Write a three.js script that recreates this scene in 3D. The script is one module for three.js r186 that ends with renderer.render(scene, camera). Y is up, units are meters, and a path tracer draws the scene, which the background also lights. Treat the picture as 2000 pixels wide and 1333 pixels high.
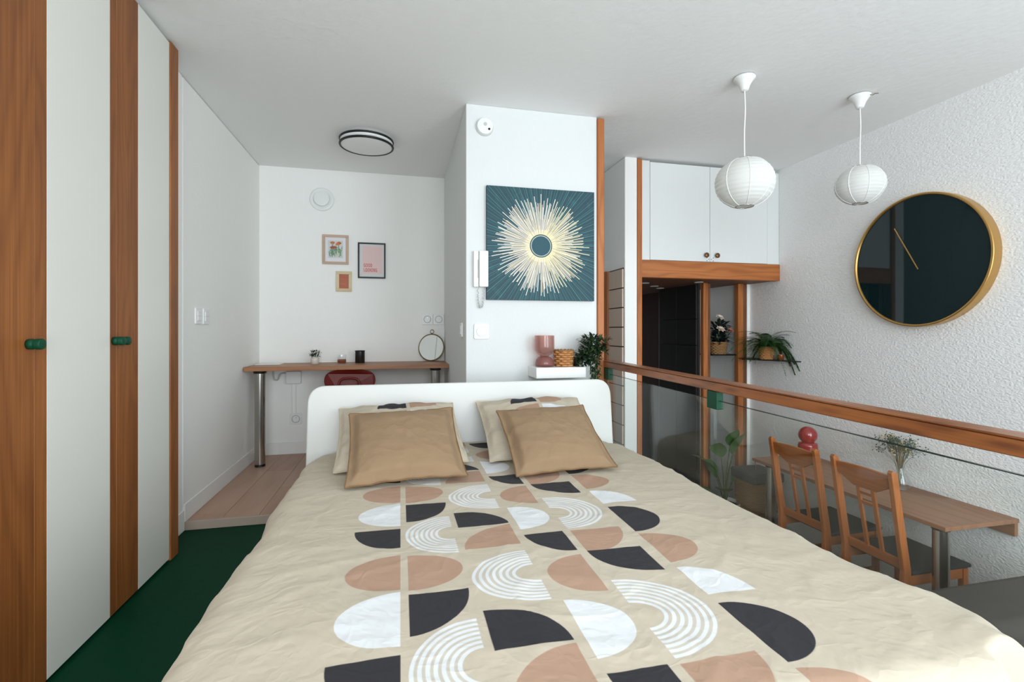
import * as THREE from 'three';
import { RoundedBoxGeometry } from 'three/addons/geometries/RoundedBoxGeometry.js';
import { mergeGeometries } from 'three/addons/utils/BufferGeometryUtils.js';
import { ImprovedNoise } from 'three/addons/math/ImprovedNoise.js';
import { RectAreaLightUniformsLib } from 'three/addons/lights/RectAreaLightUniformsLib.js';

// ------------------------------------------------------------------ camera, sky, daylight, exposure
const scene = new THREE.Scene();
const F = 945, VPX = 782, HOR = 645;                       // focal length, vanishing point and horizon in pixels of 2000x1333
const yaw = Math.atan((1000 - VPX) / F);
const camera = new THREE.PerspectiveCamera(2 * Math.atan(666.5 / F) * 180 / Math.PI, 2000 / 1333, 0.05, 60);
camera.position.set(0, 1.1, 0);
camera.lookAt(Math.sin(yaw), 1.1, -Math.cos(yaw));
camera.setViewOffset(2000, 1333, 0, 666.5 - HOR, 2000, 1333);
const renderer = new THREE.WebGLRenderer();
renderer.toneMapping = THREE.LinearToneMapping;
renderer.toneMappingExposure = 0.62;
renderer.shadowMap.enabled = true;
RectAreaLightUniformsLib.init();
scene.background = new THREE.Color(0.80, 0.90, 1.0);       // overcast daylight outside the windows
scene.backgroundIntensity = 1.5;
const WIN = [                                              // x0, x1, y0, y1, radiance of the sky seen through each window behind the camera
  [-0.75, 1.05, 0.35, 2.36, 12.5],
  [1.50, 3.08, -0.35, 2.38, 12],
];
const NEAR_Z = 1.5;
for (const [x0, x1, y0, y1, i] of WIN) {
  const l = new THREE.RectAreaLight(new THREE.Color(0.86, 0.94, 1.0), i, x1 - x0 - 0.1, y1 - y0 - 0.1);
  l.position.set((x0 + x1) / 2, (y0 + y1) / 2, NEAR_Z - 0.02);
  l.lookAt((x0 + x1) / 2, (y0 + y1) / 2, -5);
  scene.add(l);
}

// ------------------------------------------------------------------ helpers
let seed = 7;
const rnd = () => { seed = (seed * 1664525 + 1013904223) >>> 0; return seed / 4294967296; };
const rr = (a, b) => a + (b - a) * rnd();
const taken = new Map();
const numbered = (n) => { const k = taken.get(n) ?? 0; taken.set(n, k + 1); return k ? n + '_' + String(k).padStart(3, '0') : n; };
const IN = new ImprovedNoise();
const noise = (x, y, z = 0) => IN.noise(x + 11.3, y + 7.7, z + 3.1);
const fbm = (x, y, z = 0, o = 4) => { let s = 0, a = 1; for (let i = 0; i < o; i++) { s += a * noise(x, y, z + i * 9.1); x *= 2.03; y *= 2.03; a *= 0.5; } return s; };
const clamp = (v, a = 0, b = 1) => Math.min(b, Math.max(a, v));
const smooth = (a, b, v) => { const t = clamp((v - a) / (b - a)); return t * t * (3 - 2 * t); };
const mix = (a, b, t) => a + (b - a) * t;
const C = (r, g, b) => new THREE.Color(r / 255, g / 255, b / 255).convertSRGBToLinear();   // sRGB 0-255

function tag(o, label, category, group) { o.userData = { label, category }; if (group) o.userData.group = group; return o; }
function thing(name, label, category, [x, y, z] = [0, 0, 0], turn = 0, group) {
  const g = new THREE.Group(); g.name = numbered(name); g.position.set(x, y, z); g.rotation.y = turn; scene.add(g);
  return tag(g, label, category, group);
}
const lit = (m) => { m.castShadow = m.receiveShadow = true; return m; };
function part(parent, name, geo, mat, label) {             // geometry in the parent's own frame
  const m = lit(new THREE.Mesh(geo, mat)); m.name = name; parent.add(m);
  if (label) m.userData.label = label;
  return m;
}
function partW(parent, name, geo, mat, label) {            // geometry in world coordinates, under an unturned parent
  const p = new THREE.Vector3(); for (let o = parent; o && o !== scene; o = o.parent) p.add(o.position);
  geo.translate(-p.x, -p.y, -p.z);
  return part(parent, name, geo, mat, label);
}
function struct(name, geo, mat) { const m = lit(new THREE.Mesh(geo, mat)); m.name = name; m.userData = { kind: 'structure' }; scene.add(m); return m; }
function structGroup(name) { const g = new THREE.Group(); g.name = name; g.userData = { kind: 'structure' }; scene.add(g); return g; }
const merge = (list) => mergeGeometries(list.map((g) => { const n = g.index ? g.toNonIndexed() : g; for (const k of Object.keys(n.attributes)) if (!['position', 'normal', 'uv'].includes(k)) n.deleteAttribute(k); return n; }));
function uvm(geo, grain = 'y', ou = 0, ov = 0) {           // uv in metres, v along the grain
  const g = geo.index ? geo.toNonIndexed() : geo, p = g.attributes.position, uv = new Float32Array(p.count * 2), ax = 'xyz'.indexOf(grain);
  const a = new THREE.Vector3(), b = new THREE.Vector3(), c = new THREE.Vector3();
  for (let i = 0; i < p.count; i += 3) {
    a.fromBufferAttribute(p, i); b.fromBufferAttribute(p, i + 1).sub(a); c.fromBufferAttribute(p, i + 2).sub(a); b.cross(c);
    const n = [Math.abs(b.x), Math.abs(b.y), Math.abs(b.z)], d = n.indexOf(Math.max(...n)), o = [0, 1, 2].filter((k) => k !== d);
    const v = o.includes(ax) ? ax : o[1], u = o.find((k) => k !== v);
    for (let j = i; j < i + 3; j++) { uv[2 * j] = p.getComponent(j, u) + ou; uv[2 * j + 1] = p.getComponent(j, v) + ov; }
  }
  g.setAttribute('uv', new THREE.BufferAttribute(uv, 2));
  return g;
}
let uvo = 0;
function B(x0, x1, y0, y1, z0, z1, r = 0, grain) {         // a box from bounds, edges rounded by r
  const w = x1 - x0, h = y1 - y0, d = z1 - z0;
  const g = r ? new RoundedBoxGeometry(w, h, d, 2, Math.min(r, w / 2.01, h / 2.01, d / 2.01)) : new THREE.BoxGeometry(w, h, d);
  const ax = grain ?? (h >= w && h >= d ? 'y' : w >= d ? 'x' : 'z');
  uvo = (uvo + 0.371) % 5;
  const q = uvm(g, ax, uvo, uvo * 1.7);
  q.translate((x0 + x1) / 2, (y0 + y1) / 2, (z0 + z1) / 2);
  return q;
}
const cyl = (r0, r1, h, n = 32) => new THREE.CylinderGeometry(r0, r1, h, n);
const lathe = (pts, n = 40) => new THREE.LatheGeometry(pts.map(([x, y]) => new THREE.Vector2(x, y)), n);
const V = (x, y, z) => new THREE.Vector3(x, y, z);
const tube = (pts, r, n = 24, k = 8) => new THREE.TubeGeometry(new THREE.CatmullRomCurve3(pts.map((p) => V(...p))), n, r, k);
const seg = (a, b, r, r2 = r, n = 10) => { const A = V(...a), D = V(...b).sub(A), g = cyl(r2, r, D.length(), n); g.translate(0, D.length() / 2, 0); g.applyQuaternion(new THREE.Quaternion().setFromUnitVectors(V(0, 1, 0), D.clone().normalize())); g.translate(A.x, A.y, A.z); return g; };
function extr(shape, depth, bevel = 0, seg_ = 2) { return new THREE.ExtrudeGeometry(shape, { depth: depth - 2 * bevel, bevelEnabled: bevel > 0, bevelSize: bevel, bevelThickness: bevel, bevelSegments: seg_, curveSegments: 20 }).translate(0, 0, bevel); }
function roundRect(w, h, r) { const s = new THREE.Shape(), x = -w / 2, y = -h / 2; s.moveTo(x + r, y); s.lineTo(x + w - r, y); s.absarc(x + w - r, y + r, r, -Math.PI / 2, 0); s.lineTo(x + w, y + h - r); s.absarc(x + w - r, y + h - r, r, 0, Math.PI / 2); s.lineTo(x + r, y + h); s.absarc(x + r, y + h - r, r, Math.PI / 2, Math.PI); s.lineTo(x, y + r); s.absarc(x + r, y + r, r, Math.PI, 1.5 * Math.PI); return s; }

// ------------------------------------------------------------------ textures (tileable value noise)
function hash(x, y, s) { let h = (x * 374761393 + y * 668265263 + s * 974634599) | 0; h = Math.imul(h ^ (h >>> 13), 1274126177); return ((h ^ (h >>> 16)) >>> 0) / 4294967296; }
function tn(x, y, px, py, s) { const xi = Math.floor(x), yi = Math.floor(y), fx = x - xi, fy = y - yi, u = fx * fx * (3 - 2 * fx), v = fy * fy * (3 - 2 * fy), m = (a, n) => ((a % n) + n) % n; const h = (i, j) => hash(m(xi + i, px), m(yi + j, py), s); return mix(mix(h(0, 0), h(1, 0), u), mix(h(0, 1), h(1, 1), u), v); }
const tf = (u, v, fx, fy, s, o = 4) => { let t = 0, a = 0.5, k = 0; for (let i = 0; i < o; i++) { t += a * tn(u * fx, v * fy, fx, fy, s + i * 17); k += a; a *= 0.5; fx *= 2; fy *= 2; } return t / k; };
function tex(w, h, fn, srgb, rx = 1, ry = 1) {             // fn(u, v) -> [r, g, b] 0-255 or a grey value 0-1
  const d = new Uint8Array(w * h * 4);
  for (let y = 0; y < h; y++) for (let x = 0; x < w; x++) { const c = fn(x / w, y / h), i = (y * w + x) * 4; for (let k = 0; k < 3; k++) d[i + k] = clamp(typeof c === 'number' ? c * 255 : c[k], 0, 255); d[i + 3] = 255; }
  const t = new THREE.DataTexture(d, w, h); t.wrapS = t.wrapT = THREE.RepeatWrapping; t.magFilter = THREE.LinearFilter; t.minFilter = THREE.LinearMipmapLinearFilter; t.generateMipmaps = true;
  t.repeat.set(rx, ry); if (srgb) t.colorSpace = THREE.SRGBColorSpace; t.needsUpdate = true; return t;
}
function woodTex(base, dark, s, { rings = 9, warp = 1.2, fine = 0.35, w = 1.0, h = 2.0, figure = 0.6 } = {}) {
  return tex(512, 1024, (u, v) => {
    const wob = tf(u, v, 3, 2, s, 3), r = u * rings + (wob - 0.5) * warp * rings * 0.5;
    const ring = Math.pow(0.5 + 0.5 * Math.sin(r * 2 * Math.PI), 2.2), f = tn(u * 220, v * 10, 220, 10, s + 5) * 0.4 + tn(u * 110, v * 5, 110, 5, s + 6) * 0.35 + tn(u * 56, v * 3, 56, 3, s + 7) * 0.45;
    const tone = tf(u, v, 4, 3, s + 9, 2);
    const k = clamp(ring * figure * 0.55 + f * fine + (tone - 0.5) * 0.5, 0, 1);
    return base.map((b, i) => mix(b, dark[i], k));
  }, true, 1 / w, 1 / h);
}
const plaster = tex(1024, 1024, (u, v) => clamp(0.5 + 1.5 * (tf(u, v, 110, 72, 3, 2) - 0.5)), false, 1.4, 1.4);
const soft = tex(512, 512, (u, v) => tf(u, v, 30, 30, 21, 4), false, 1.2, 1.2);
const linen = tex(512, 512, (u, v) => clamp(0.35 + 0.35 * tn(u * 256, v * 64, 256, 64, 1) + 0.35 * tn(u * 64, v * 256, 64, 256, 2) - 0.1), false, 6, 6);
const crease = tex(1024, 1024, (u, v) => { const a = tf(u + 0.1 * (tn(u * 4, v * 4, 4, 4, 70) - 0.5), v, 14, 9, 31, 4), b = tf(u, v + 0.1 * (tn(u * 5, v * 3, 5, 3, 71) - 0.5), 9, 16, 57, 4); return clamp(1 - 3.2 * Math.min(Math.abs(a - 0.5), Math.abs(b - 0.5)) - 0.15 * tf(u, v, 5, 5, 12, 2)); }, false, 0.8, 0.8);

// ------------------------------------------------------------------ materials
const M = (color, roughness = 0.7, extra = {}) => new THREE.MeshStandardMaterial({ color, roughness, ...extra });
const PM = (o) => new THREE.MeshPhysicalMaterial(o);
const mt = {
  wall: M(C(248, 247, 243), 0.9, { bumpMap: soft, bumpScale: 0.0012 }),
  chimney: M(C(225, 227, 226), 0.9, { bumpMap: plaster, bumpScale: 0.0004 }),
  roughWall: M(C(244, 244, 243), 0.92, { bumpMap: plaster, bumpScale: 0.0017 }),
  ceiling: M(C(244, 244, 242), 0.95, { bumpMap: soft, bumpScale: 0.001 }),
  trim: M(C(244, 243, 240), 0.55),
  green: PM({ color: C(6, 56, 36), roughness: 0.5, specularIntensity: 0.12, bumpMap: soft, bumpScale: 0.0004 }),
  whiteGloss: M(C(228, 227, 219), 0.38),
  doorWhite: M(C(228, 230, 228), 0.45),
  plastic: M(C(240, 240, 238), 0.4),
  plasticGrey: M(C(196, 196, 194), 0.5),
  paper: PM({ color: C(238, 238, 234), roughness: 1, transmission: 0.3, thickness: 0, side: THREE.DoubleSide }),
  cord: M(C(236, 236, 234), 0.6),
  black: M(C(18, 18, 19), 0.45),
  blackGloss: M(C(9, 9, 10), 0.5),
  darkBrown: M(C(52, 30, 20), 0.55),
  greenPlastic: PM({ color: C(2, 66, 44), roughness: 0.5, specularIntensity: 0.6 }),
  steel: M(C(182, 178, 172), 0.2, { metalness: 1 }),
  alu: M(C(200, 196, 190), 0.45, { metalness: 0.7 }),
  gold: M(C(196, 156, 92), 0.32, { metalness: 0.85 }),
  brass: M(C(132, 112, 72), 0.4, { metalness: 0.8 }),
  bronze: M(C(120, 88, 62), 0.35, { metalness: 0.7 }),
  glass: PM({ color: C(250, 253, 252), roughness: 0.01, transmission: 1, thickness: 0, ior: 1.42 }),
  glassEdge: M(C(18, 44, 38), 0.15),
  clockGlass: PM({ color: C(12, 34, 37), roughness: 0.03, ior: 1.45 }),
  mirror: M(C(235, 238, 236), 0.02, { metalness: 1 }),
  redChair: M(C(112, 24, 13), 0.45),
  redGloss: PM({ color: C(150, 12, 30), roughness: 0.15, clearcoat: 0.8 }),
  roseGlass: PM({ color: C(234, 212, 206), roughness: 0.08, transmission: 0.9, thickness: 0.0, ior: 1.45, side: THREE.DoubleSide }),
  roseDark: PM({ color: C(188, 128, 122), roughness: 0.12, transmission: 0.6, thickness: 0, ior: 1.45, side: THREE.DoubleSide }),
  clearGlass: PM({ color: C(252, 253, 253), roughness: 0.02, transmission: 1, thickness: 0, side: THREE.DoubleSide }),
  leaf: M(C(32, 54, 34), 0.5, { side: THREE.DoubleSide }),
  leafLight: M(C(62, 86, 46), 0.55, { side: THREE.DoubleSide }),
  fern: M(C(44, 92, 30), 0.6, { side: THREE.DoubleSide }),
  leafDark: M(C(20, 36, 28), 0.6, { side: THREE.DoubleSide }),
  bigLeaf: M(C(62, 104, 48), 0.4, { side: THREE.DoubleSide }),
  stem: M(C(82, 96, 52), 0.7),
  soil: M(C(46, 34, 26), 1),
  petal: M(C(232, 214, 196), 0.7, { side: THREE.DoubleSide }),
  petalPink: M(C(190, 118, 92), 0.7, { side: THREE.DoubleSide }),
  straw: M(C(178, 148, 104), 0.8),
  strawPale: M(C(206, 180, 132), 0.8),
  driedGreen: M(C(88, 100, 84), 0.85),
  darkFabric: M(C(42, 42, 46), 0.9, { bumpMap: linen, bumpScale: 0.001 }),
  sofa: M(C(54, 49, 46), 0.95, { bumpMap: linen, bumpScale: 0.0006 }),
  greyCloth: M(C(66, 68, 72), 0.95),
  wicker: M(C(196, 138, 84), 0.75),
  wickerDark: M(C(150, 112, 70), 0.8),
  beigeBoard: M(C(206, 184, 166), 0.6),
  ceramicWhite: M(C(228, 222, 214), 0.5),
  lowerFloor: M(0xffffff, 0.55, { map: woodTex([126, 92, 70], [86, 58, 42], 91) }),
};
mt.wardrobeWood = M(0xffffff, 0.5, { map: woodTex([166, 102, 48], [118, 66, 27], 5, { rings: 6, warp: 1.8, fine: 0.7, figure: 0.42, w: 0.42, h: 1.9 }) });
mt.frameWood = M(0xffffff, 0.5, { map: woodTex([194, 120, 62], [142, 76, 32], 15, { rings: 6, warp: 1.6, w: 0.35, h: 1.6 }) });
mt.railWood = PM({ color: 0xffffff, roughness: 0.35, clearcoat: 0.25, clearcoatRoughness: 0.3, map: woodTex([164, 98, 48], [96, 48, 19], 25, { rings: 4, warp: 2.4, figure: 1.0, w: 0.22, h: 0.9 }) });
mt.chairWood = M(0xffffff, 0.42, { map: woodTex([184, 106, 48], [138, 74, 30], 35, { rings: 8, figure: 0.4, w: 0.3, h: 1.2 }) });
mt.deskWood = M(0xffffff, 0.45, { map: woodTex([176, 122, 82], [126, 80, 52], 45, { rings: 8, warp: 0.8, w: 0.5 }) });
mt.tableWood = M(0xffffff, 0.45, { map: woodTex([158, 110, 78], [120, 80, 56], 46, { rings: 7, warp: 0.8, w: 0.5 }) });
mt.darkWood = M(0xffffff, 0.6, { map: woodTex([128, 84, 54], [88, 54, 34], 55) });
mt.plankA = M(0xffffff, 0.45, { map: woodTex([196, 160, 138], [166, 130, 108], 61, { rings: 5, figure: 0.35 }) });
mt.plankB = M(0xffffff, 0.45, { map: woodTex([190, 152, 130], [158, 122, 100], 66, { rings: 6, figure: 0.4 }) });

// ------------------------------------------------------------------ the room
const CE = 2.485, LOW = -0.65, LAM = 0.045, XR = 3.2, ZB = -4.44, XL = -1.165;
struct('floor', B(-1.8, 1.33, -0.22, 0, -3.0, NEAR_Z), mt.green);
{
  const f = structGroup('floor_laminate');
  part(f, 'subfloor', B(-1.3, 1.24, -0.22, LAM - 0.012, -4.6, -3.0), mt.plasticGrey);
  for (let i = 0; i < 9; i++) {
    const x0 = XL + i * 0.19, cut = -3.0 - ((i * 0.83) % 1.25) - 0.1;
    part(f, 'plank', B(x0 + 0.001, Math.min(x0 + 0.189, 0.395), LAM - 0.012, LAM, Math.max(cut + 0.001, ZB), -3.002, 0, 'z'), i % 2 ? mt.plankA : mt.plankB);
    if (cut > ZB + 0.1) part(f, 'plank', B(x0 + 0.001, Math.min(x0 + 0.189, 0.395), LAM - 0.012, LAM, ZB, cut - 0.001, 0, 'z'), i % 2 ? mt.plankB : mt.plankA);
  }
  part(f, 'edge_strip', B(XL, 0.6, 0, LAM + 0.004, -3.004, -2.985, 0.003), M(C(176, 158, 144), 0.5));
}
struct('floor_lower', B(1.24, XR + 0.15, LOW - 0.12, LOW, -6.3, NEAR_Z), mt.lowerFloor);
struct('wall_platform', B(1.24, 1.33, LOW, -0.22, -2.94, NEAR_Z), mt.wall);
struct('ceiling', B(-1.95, XR + 0.15, CE, CE + 0.15, -6.3, NEAR_Z + 0.15), mt.ceiling);
struct('wall_left', merge([B(XL - 0.15, XL, -0.2, CE, -4.6, -2.70), B(-1.95, -1.8, -0.2, CE, -2.82, NEAR_Z), B(-1.95, XL, -0.2, CE, -2.82, -2.70)]), mt.wall);
struct('trim_1', merge([B(XL, XL + 0.01, LAM + 0.1, CE - 0.004, ZB, -2.975, 0.002), B(XL, XL + 0.01, 0.115, CE - 0.002, -2.962, -2.70, 0.002)]), mt.wall);       // the smooth lining board, its edge a fine groove beside the wardrobe
struct('wall_back', B(XL - 0.15, 0.45, -0.2, CE, ZB - 0.15, ZB), mt.wall);
struct('wall_chimney', B(0.39, 1.245, LOW, CE, -5.3, -2.94, 0.006), mt.chimney);
struct('wall_right', B(XR, XR + 0.15, LOW, CE, -6.3, NEAR_Z), mt.roughWall);
struct('wall_end', merge([B(1.24, 1.851, LOW, CE, -5.3, -5.15), B(1.744, XR, LOW, CE, -6.3, -6.15), B(1.744, 1.851, LOW, CE, -6.15, -5.15), B(1.851, XR, 1.62, CE, -5.3, -5.15)]), mt.wall);
struct('wall_partition', B(1.744, 1.851, LOW, CE, -5.15, -3.555, 0.008), mt.wall);
{
  const w = [], x0 = -1.95, x1 = XR + 0.15;
  w.push(B(x0, WIN[0][0], LOW, CE, NEAR_Z, NEAR_Z + 0.15), B(WIN[0][1], WIN[1][0], LOW, CE, NEAR_Z, NEAR_Z + 0.15), B(WIN[1][1], x1, LOW, CE, NEAR_Z, NEAR_Z + 0.15));
  for (const [a, b, c, d] of WIN) w.push(B(a, b, LOW, c, NEAR_Z, NEAR_Z + 0.15), B(a, b, d, CE, NEAR_Z, NEAR_Z + 0.15));
  struct('wall_near', merge(w), mt.wall);
  WIN.forEach(([a, b, c, d], i) => {
    const g = structGroup('window_' + (i + 1)), z = NEAR_Z + 0.05, m = (a + b) / 2;
    part(g, 'frame', merge([B(a, b, c, c + 0.05, z, z + 0.06), B(a, b, d - 0.05, d, z, z + 0.06), B(a, a + 0.05, c, d, z, z + 0.06), B(b - 0.05, b, c, d, z, z + 0.06), B(m - 0.03, m + 0.03, c, d, z, z + 0.06)]), mt.trim);
    for (const [p, q] of [[a + 0.05, m - 0.03], [m + 0.03, b - 0.05]]) part(g, 'pane', B(p, q, c + 0.05, d - 0.05, z + 0.028, z + 0.032), mt.glass);
  });
}
struct('baseboard_left', merge([B(XL, XL + 0.016, LAM, LAM + 0.1, ZB, -2.985, 0.004), B(XL, XL + 0.014, 0, 0.115, -2.985, -2.70, 0.004)]), mt.trim);
struct('baseboard_back', B(XL + 0.016, 0.39, LAM, LAM + 0.1, ZB, ZB + 0.016, 0.004), mt.trim);
struct('trim_2', B(1.245, 1.29, LOW, CE - 0.012, -3.0, -2.925, 0.006), mt.frameWood);   // wooden corner post of the chimney breast
struct('trim_3', B(1.851, 1.892, LOW, CE - 0.01, -3.63, -3.548, 0.006), mt.frameWood);  // wooden post of the cupboard front

{ // front door of boards with its wooden frame, on the partition
  const d = structGroup('door_1');
  part(d, 'door_frame', B(1.722, 1.744, LOW, 1.605, -4.12, -3.88, 0.004), mt.frameWood);
  part(d, 'door_frame', B(1.718, 1.744, LOW, 1.60, -3.878, -3.832, 0.003), mt.frameWood);
  part(d, 'backing', B(1.740, 1.744, LOW, 1.60, -3.83, -3.572), mt.darkBrown);
  for (let k = 0; k < 15; k++) { const y1 = 1.59 - k * 0.157; part(d, 'board', B(1.728, 1.741, Math.max(y1 - 0.149, LOW), y1, -3.83, -3.572, 0.003, 'z'), mt.beigeBoard); }
}

// ------------------------------------------------------------------ wardrobe
{
  const t = thing('wardrobe', 'tall built-in wardrobe of white doors framed in brown wood', 'wardrobe', [-1.1, 0, -1.5]);
  const X = -1.07, T = 0.022, top = 2.468, bot = 0.012;
  partW(t, 'body', B(-1.78, X - T - 0.004, 0.004, 2.46, -2.66, 0.9), mt.darkBrown);
  partW(t, 'end_post', B(X - 0.06, X + 0.006, 0.0, 2.478, -2.69, -2.61, 0.005), mt.wardrobeWood, 'brown wooden end post');
  const makeDoor = (z0, w0, w1, z1, knobZ) => {                            // wood from z0 to w0, white to w1, wood to z1
    const d = new THREE.Group(); d.name = 'door'; t.add(d);
    partW(d, 'white_panel', B(X - T, X, bot, top, w0, w1, 0.0015), mt.whiteGloss);
    if (w0 - z0 > 0.01) partW(d, 'stile', B(X - T, X, bot, top, z0, w0 - 0.0005, 0.0015), mt.wardrobeWood);
    if (z1 - w1 > 0.01) partW(d, 'stile', B(X - T, X, bot, top, w1 + 0.0005, z1, 0.0015), mt.wardrobeWood);
    for (const kz of knobZ) {
      const k = lathe([[0, 0], [0.0155, 0], [0.016, 0.012], [0.0135, 0.016], [0.0135, 0.018], [0.016, 0.021], [0.0165, 0.034], [0.0145, 0.037], [0, 0.0375]], 28); k.rotateZ(-Math.PI / 2); k.translate(X, 1.058, kz);
      partW(d, 'knob', k, mt.greenPlastic, 'round dark green plastic knob');
    }
  };
  makeDoor(-2.608, -2.607, -2.327, -2.167, [-2.184]);
  makeDoor(-2.165, -2.125, -1.79, -1.737, [-2.148]);
  makeDoor(-1.735, -1.55, -1.22, -1.17, [-1.712]);
  makeDoor(-1.168, -1.11, -0.78, -0.60, [-1.14]);
  makeDoor(-0.598, -0.54, -0.16, 0.0, [-0.05]);
  makeDoor(0.002, 0.16, 0.6, 0.88, [0.05]);
}

// ------------------------------------------------------------------ bed, mattress, duvet
const BX0 = -0.43, BX1 = 1.17, BT = 0.505;
{
  const t = thing('bed', 'double bed with white rounded headboard leaning back', 'bed', [0.37, 0, -1.6]);
  const s = new THREE.Shape(), w = 0.81, h = 0.80, r = 0.085;
  s.moveTo(-w, 0); s.lineTo(w, 0); s.lineTo(w - 0.004, h - r); s.quadraticCurveTo(w - 0.006, h, w - r, h); s.lineTo(-w + r, h); s.quadraticCurveTo(-w + 0.006, h, -w + 0.004, h - r); s.lineTo(-w, 0);
  const g = extr(s, 0.035, 0.008, 3); g.rotateX(-0.11); g.translate(0.362, 0.012, -2.60 + 0.07);
  partW(t, 'headboard', g, M(C(220, 220, 216), 0.45));
  for (const x of [BX0 + 0.03, BX1 - 0.05]) partW(t, 'side_rail', B(x, x + 0.02, 0.2, 0.32, -2.50, -0.74, 0.004), mt.whiteGloss);
  partW(t, 'foot_rail', B(BX0 + 0.03, BX1 - 0.03, 0.12, 0.32, -0.74, -0.72, 0.004), mt.whiteGloss);
  for (const x of [BX0 + 0.06, BX1 - 0.10]) for (const z of [-2.4, -0.80]) partW(t, 'leg', B(x, x + 0.04, 0, 0.2, z, z + 0.04, 0.004), mt.whiteGloss);
  partW(t, 'slat_base', B(BX0 + 0.06, BX1 - 0.06, 0.22, 0.26, -2.48, -0.745), mt.trim);
  const m = B(BX0 + 0.06, BX1 - 0.06, 0.262, 0.462, -2.48, -0.755, 0.04);
  const mm = lit(new THREE.Mesh(m, mt.ceramicWhite)); mm.name = 'mattress'; scene.add(mm); tag(mm, 'white mattress under the patterned duvet', 'mattress');
}

function canvasTex(w, h, fn) { const c = document.createElement('canvas'); c.width = w; c.height = h; fn(c.getContext('2d'), w, h); const t = new THREE.CanvasTexture(c); t.colorSpace = THREE.SRGBColorSpace; return t; }
// duvet print: six columns of half discs, quarters and rainbows, repeating every 0.575 m
const PINK = '#b3917b', DARK = '#2b292e', WHITE = '#e2e4e6', BASE = '#c7bba8';
function arcShape(g, kind, x0, x1, z0, z1) {
  const w = x1 - x0, h = z1 - z0;
  g.beginPath();
  if (kind === 'L') g.ellipse(x1, (z0 + z1) / 2, w, h / 2, 0, Math.PI / 2, 1.5 * Math.PI);
  if (kind === 'R') g.ellipse(x0, (z0 + z1) / 2, w, h / 2, 0, -Math.PI / 2, Math.PI / 2);
  if (kind === 'fr') { g.moveTo(x1, z0); g.ellipse(x1, z0, w, h, 0, Math.PI / 2, Math.PI); }
  if (kind === 'fl') { g.moveTo(x0, z0); g.ellipse(x0, z0, w, h, 0, 0, Math.PI / 2); }
  if (kind === 'nl') { g.moveTo(x0, z1); g.ellipse(x0, z1, w, h, 0, -Math.PI / 2, 0); }
  if (kind === 'nr') { g.moveTo(x1, z1); g.ellipse(x1, z1, w, h, 0, Math.PI, 1.5 * Math.PI); }
  g.closePath(); g.fill();
}
function rainbow(g, side, x0, x1, z0, z1) {
  const c = (z0 + z1) / 2, n = 7;
  for (let i = 0; i < n; i++) {
    const f = 1 - i * 0.105, a = (x1 - x0) * f, b = (z1 - z0) / 2 * f; g.lineWidth = 0.0085;
    g.strokeStyle = WHITE; g.beginPath(); const px = side === 'L' ? x1 : x0;
    g.ellipse(px, c, a, b, 0, side === 'L' ? Math.PI / 2 : -Math.PI / 2, side === 'L' ? 1.5 * Math.PI : Math.PI / 2); g.stroke();
    if (i < n - 1) { g.strokeStyle = '#cbc3b6'; g.lineWidth = 0.006; g.beginPath(); g.ellipse(px, c, a - (x1 - x0) * 0.052, b - (z1 - z0) / 2 * 0.052, 0, side === 'L' ? Math.PI / 2 : -Math.PI / 2, side === 'L' ? 1.5 * Math.PI : Math.PI / 2); g.stroke(); }
  }
}
const COLS = [
  [-0.13, 0.0, [['L', PINK, -1.885, -1.712], ['L', WHITE, -1.70, -1.508], ['fr', DARK, -1.485, -1.35]]],
  [0.018, 0.152, [['R', PINK, -1.873, -1.70], ['fl', DARK, -1.682, -1.535], ['rL', 0, -1.558, -1.292]]],
  [0.17, 0.325, [['rL', 0, -1.83, -1.60], ['nl', DARK, -1.587, -1.455], ['nr', PINK, -1.445, -1.298]]],
  [0.348, 0.464, [['L', PINK, -1.782, -1.606], ['R', WHITE, -1.586, -1.395], ['fr', DARK, -1.356, -1.228]]],
  [0.487, 0.642, [['fr', DARK, -1.795, -1.665], ['rR', 0, -1.64, -1.372], ['fl', PINK, -1.353, -1.206]]],
  [0.676, 0.80, [['R', PINK, -1.871, -1.695], ['nl', WHITE, -1.668, -1.54], ['R', DARK, -1.506, -1.31]]],
];
const PER = 0.577;
function printCanvas(W, H, sx, sz, ox, oz, size) {          // canvas of W x H pixels showing size metres from (ox, oz)
  const c = document.createElement('canvas'); c.width = W; c.height = H; const g = c.getContext('2d');
  g.fillStyle = BASE; g.fillRect(0, 0, W, H);
  g.scale(W / size, H / size); g.translate(-ox, -oz);
  for (const [x0, x1, list] of COLS) for (let k = -3; k <= 3; k++) for (const [kind, col, z0, z1] of list) {
    const a = z0 + k * PER, b = z1 + k * PER; if (b < oz || a > oz + size) continue;
    if (kind[0] === 'r') rainbow(g, kind[1], x0, x1, a, b); else { g.fillStyle = col; arcShape(g, kind, x0, x1, a, b); }
  }
  const t = new THREE.CanvasTexture(c); t.colorSpace = THREE.SRGBColorSpace; t.wrapS = t.wrapT = THREE.ClampToEdgeWrapping; return t;
}
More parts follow.
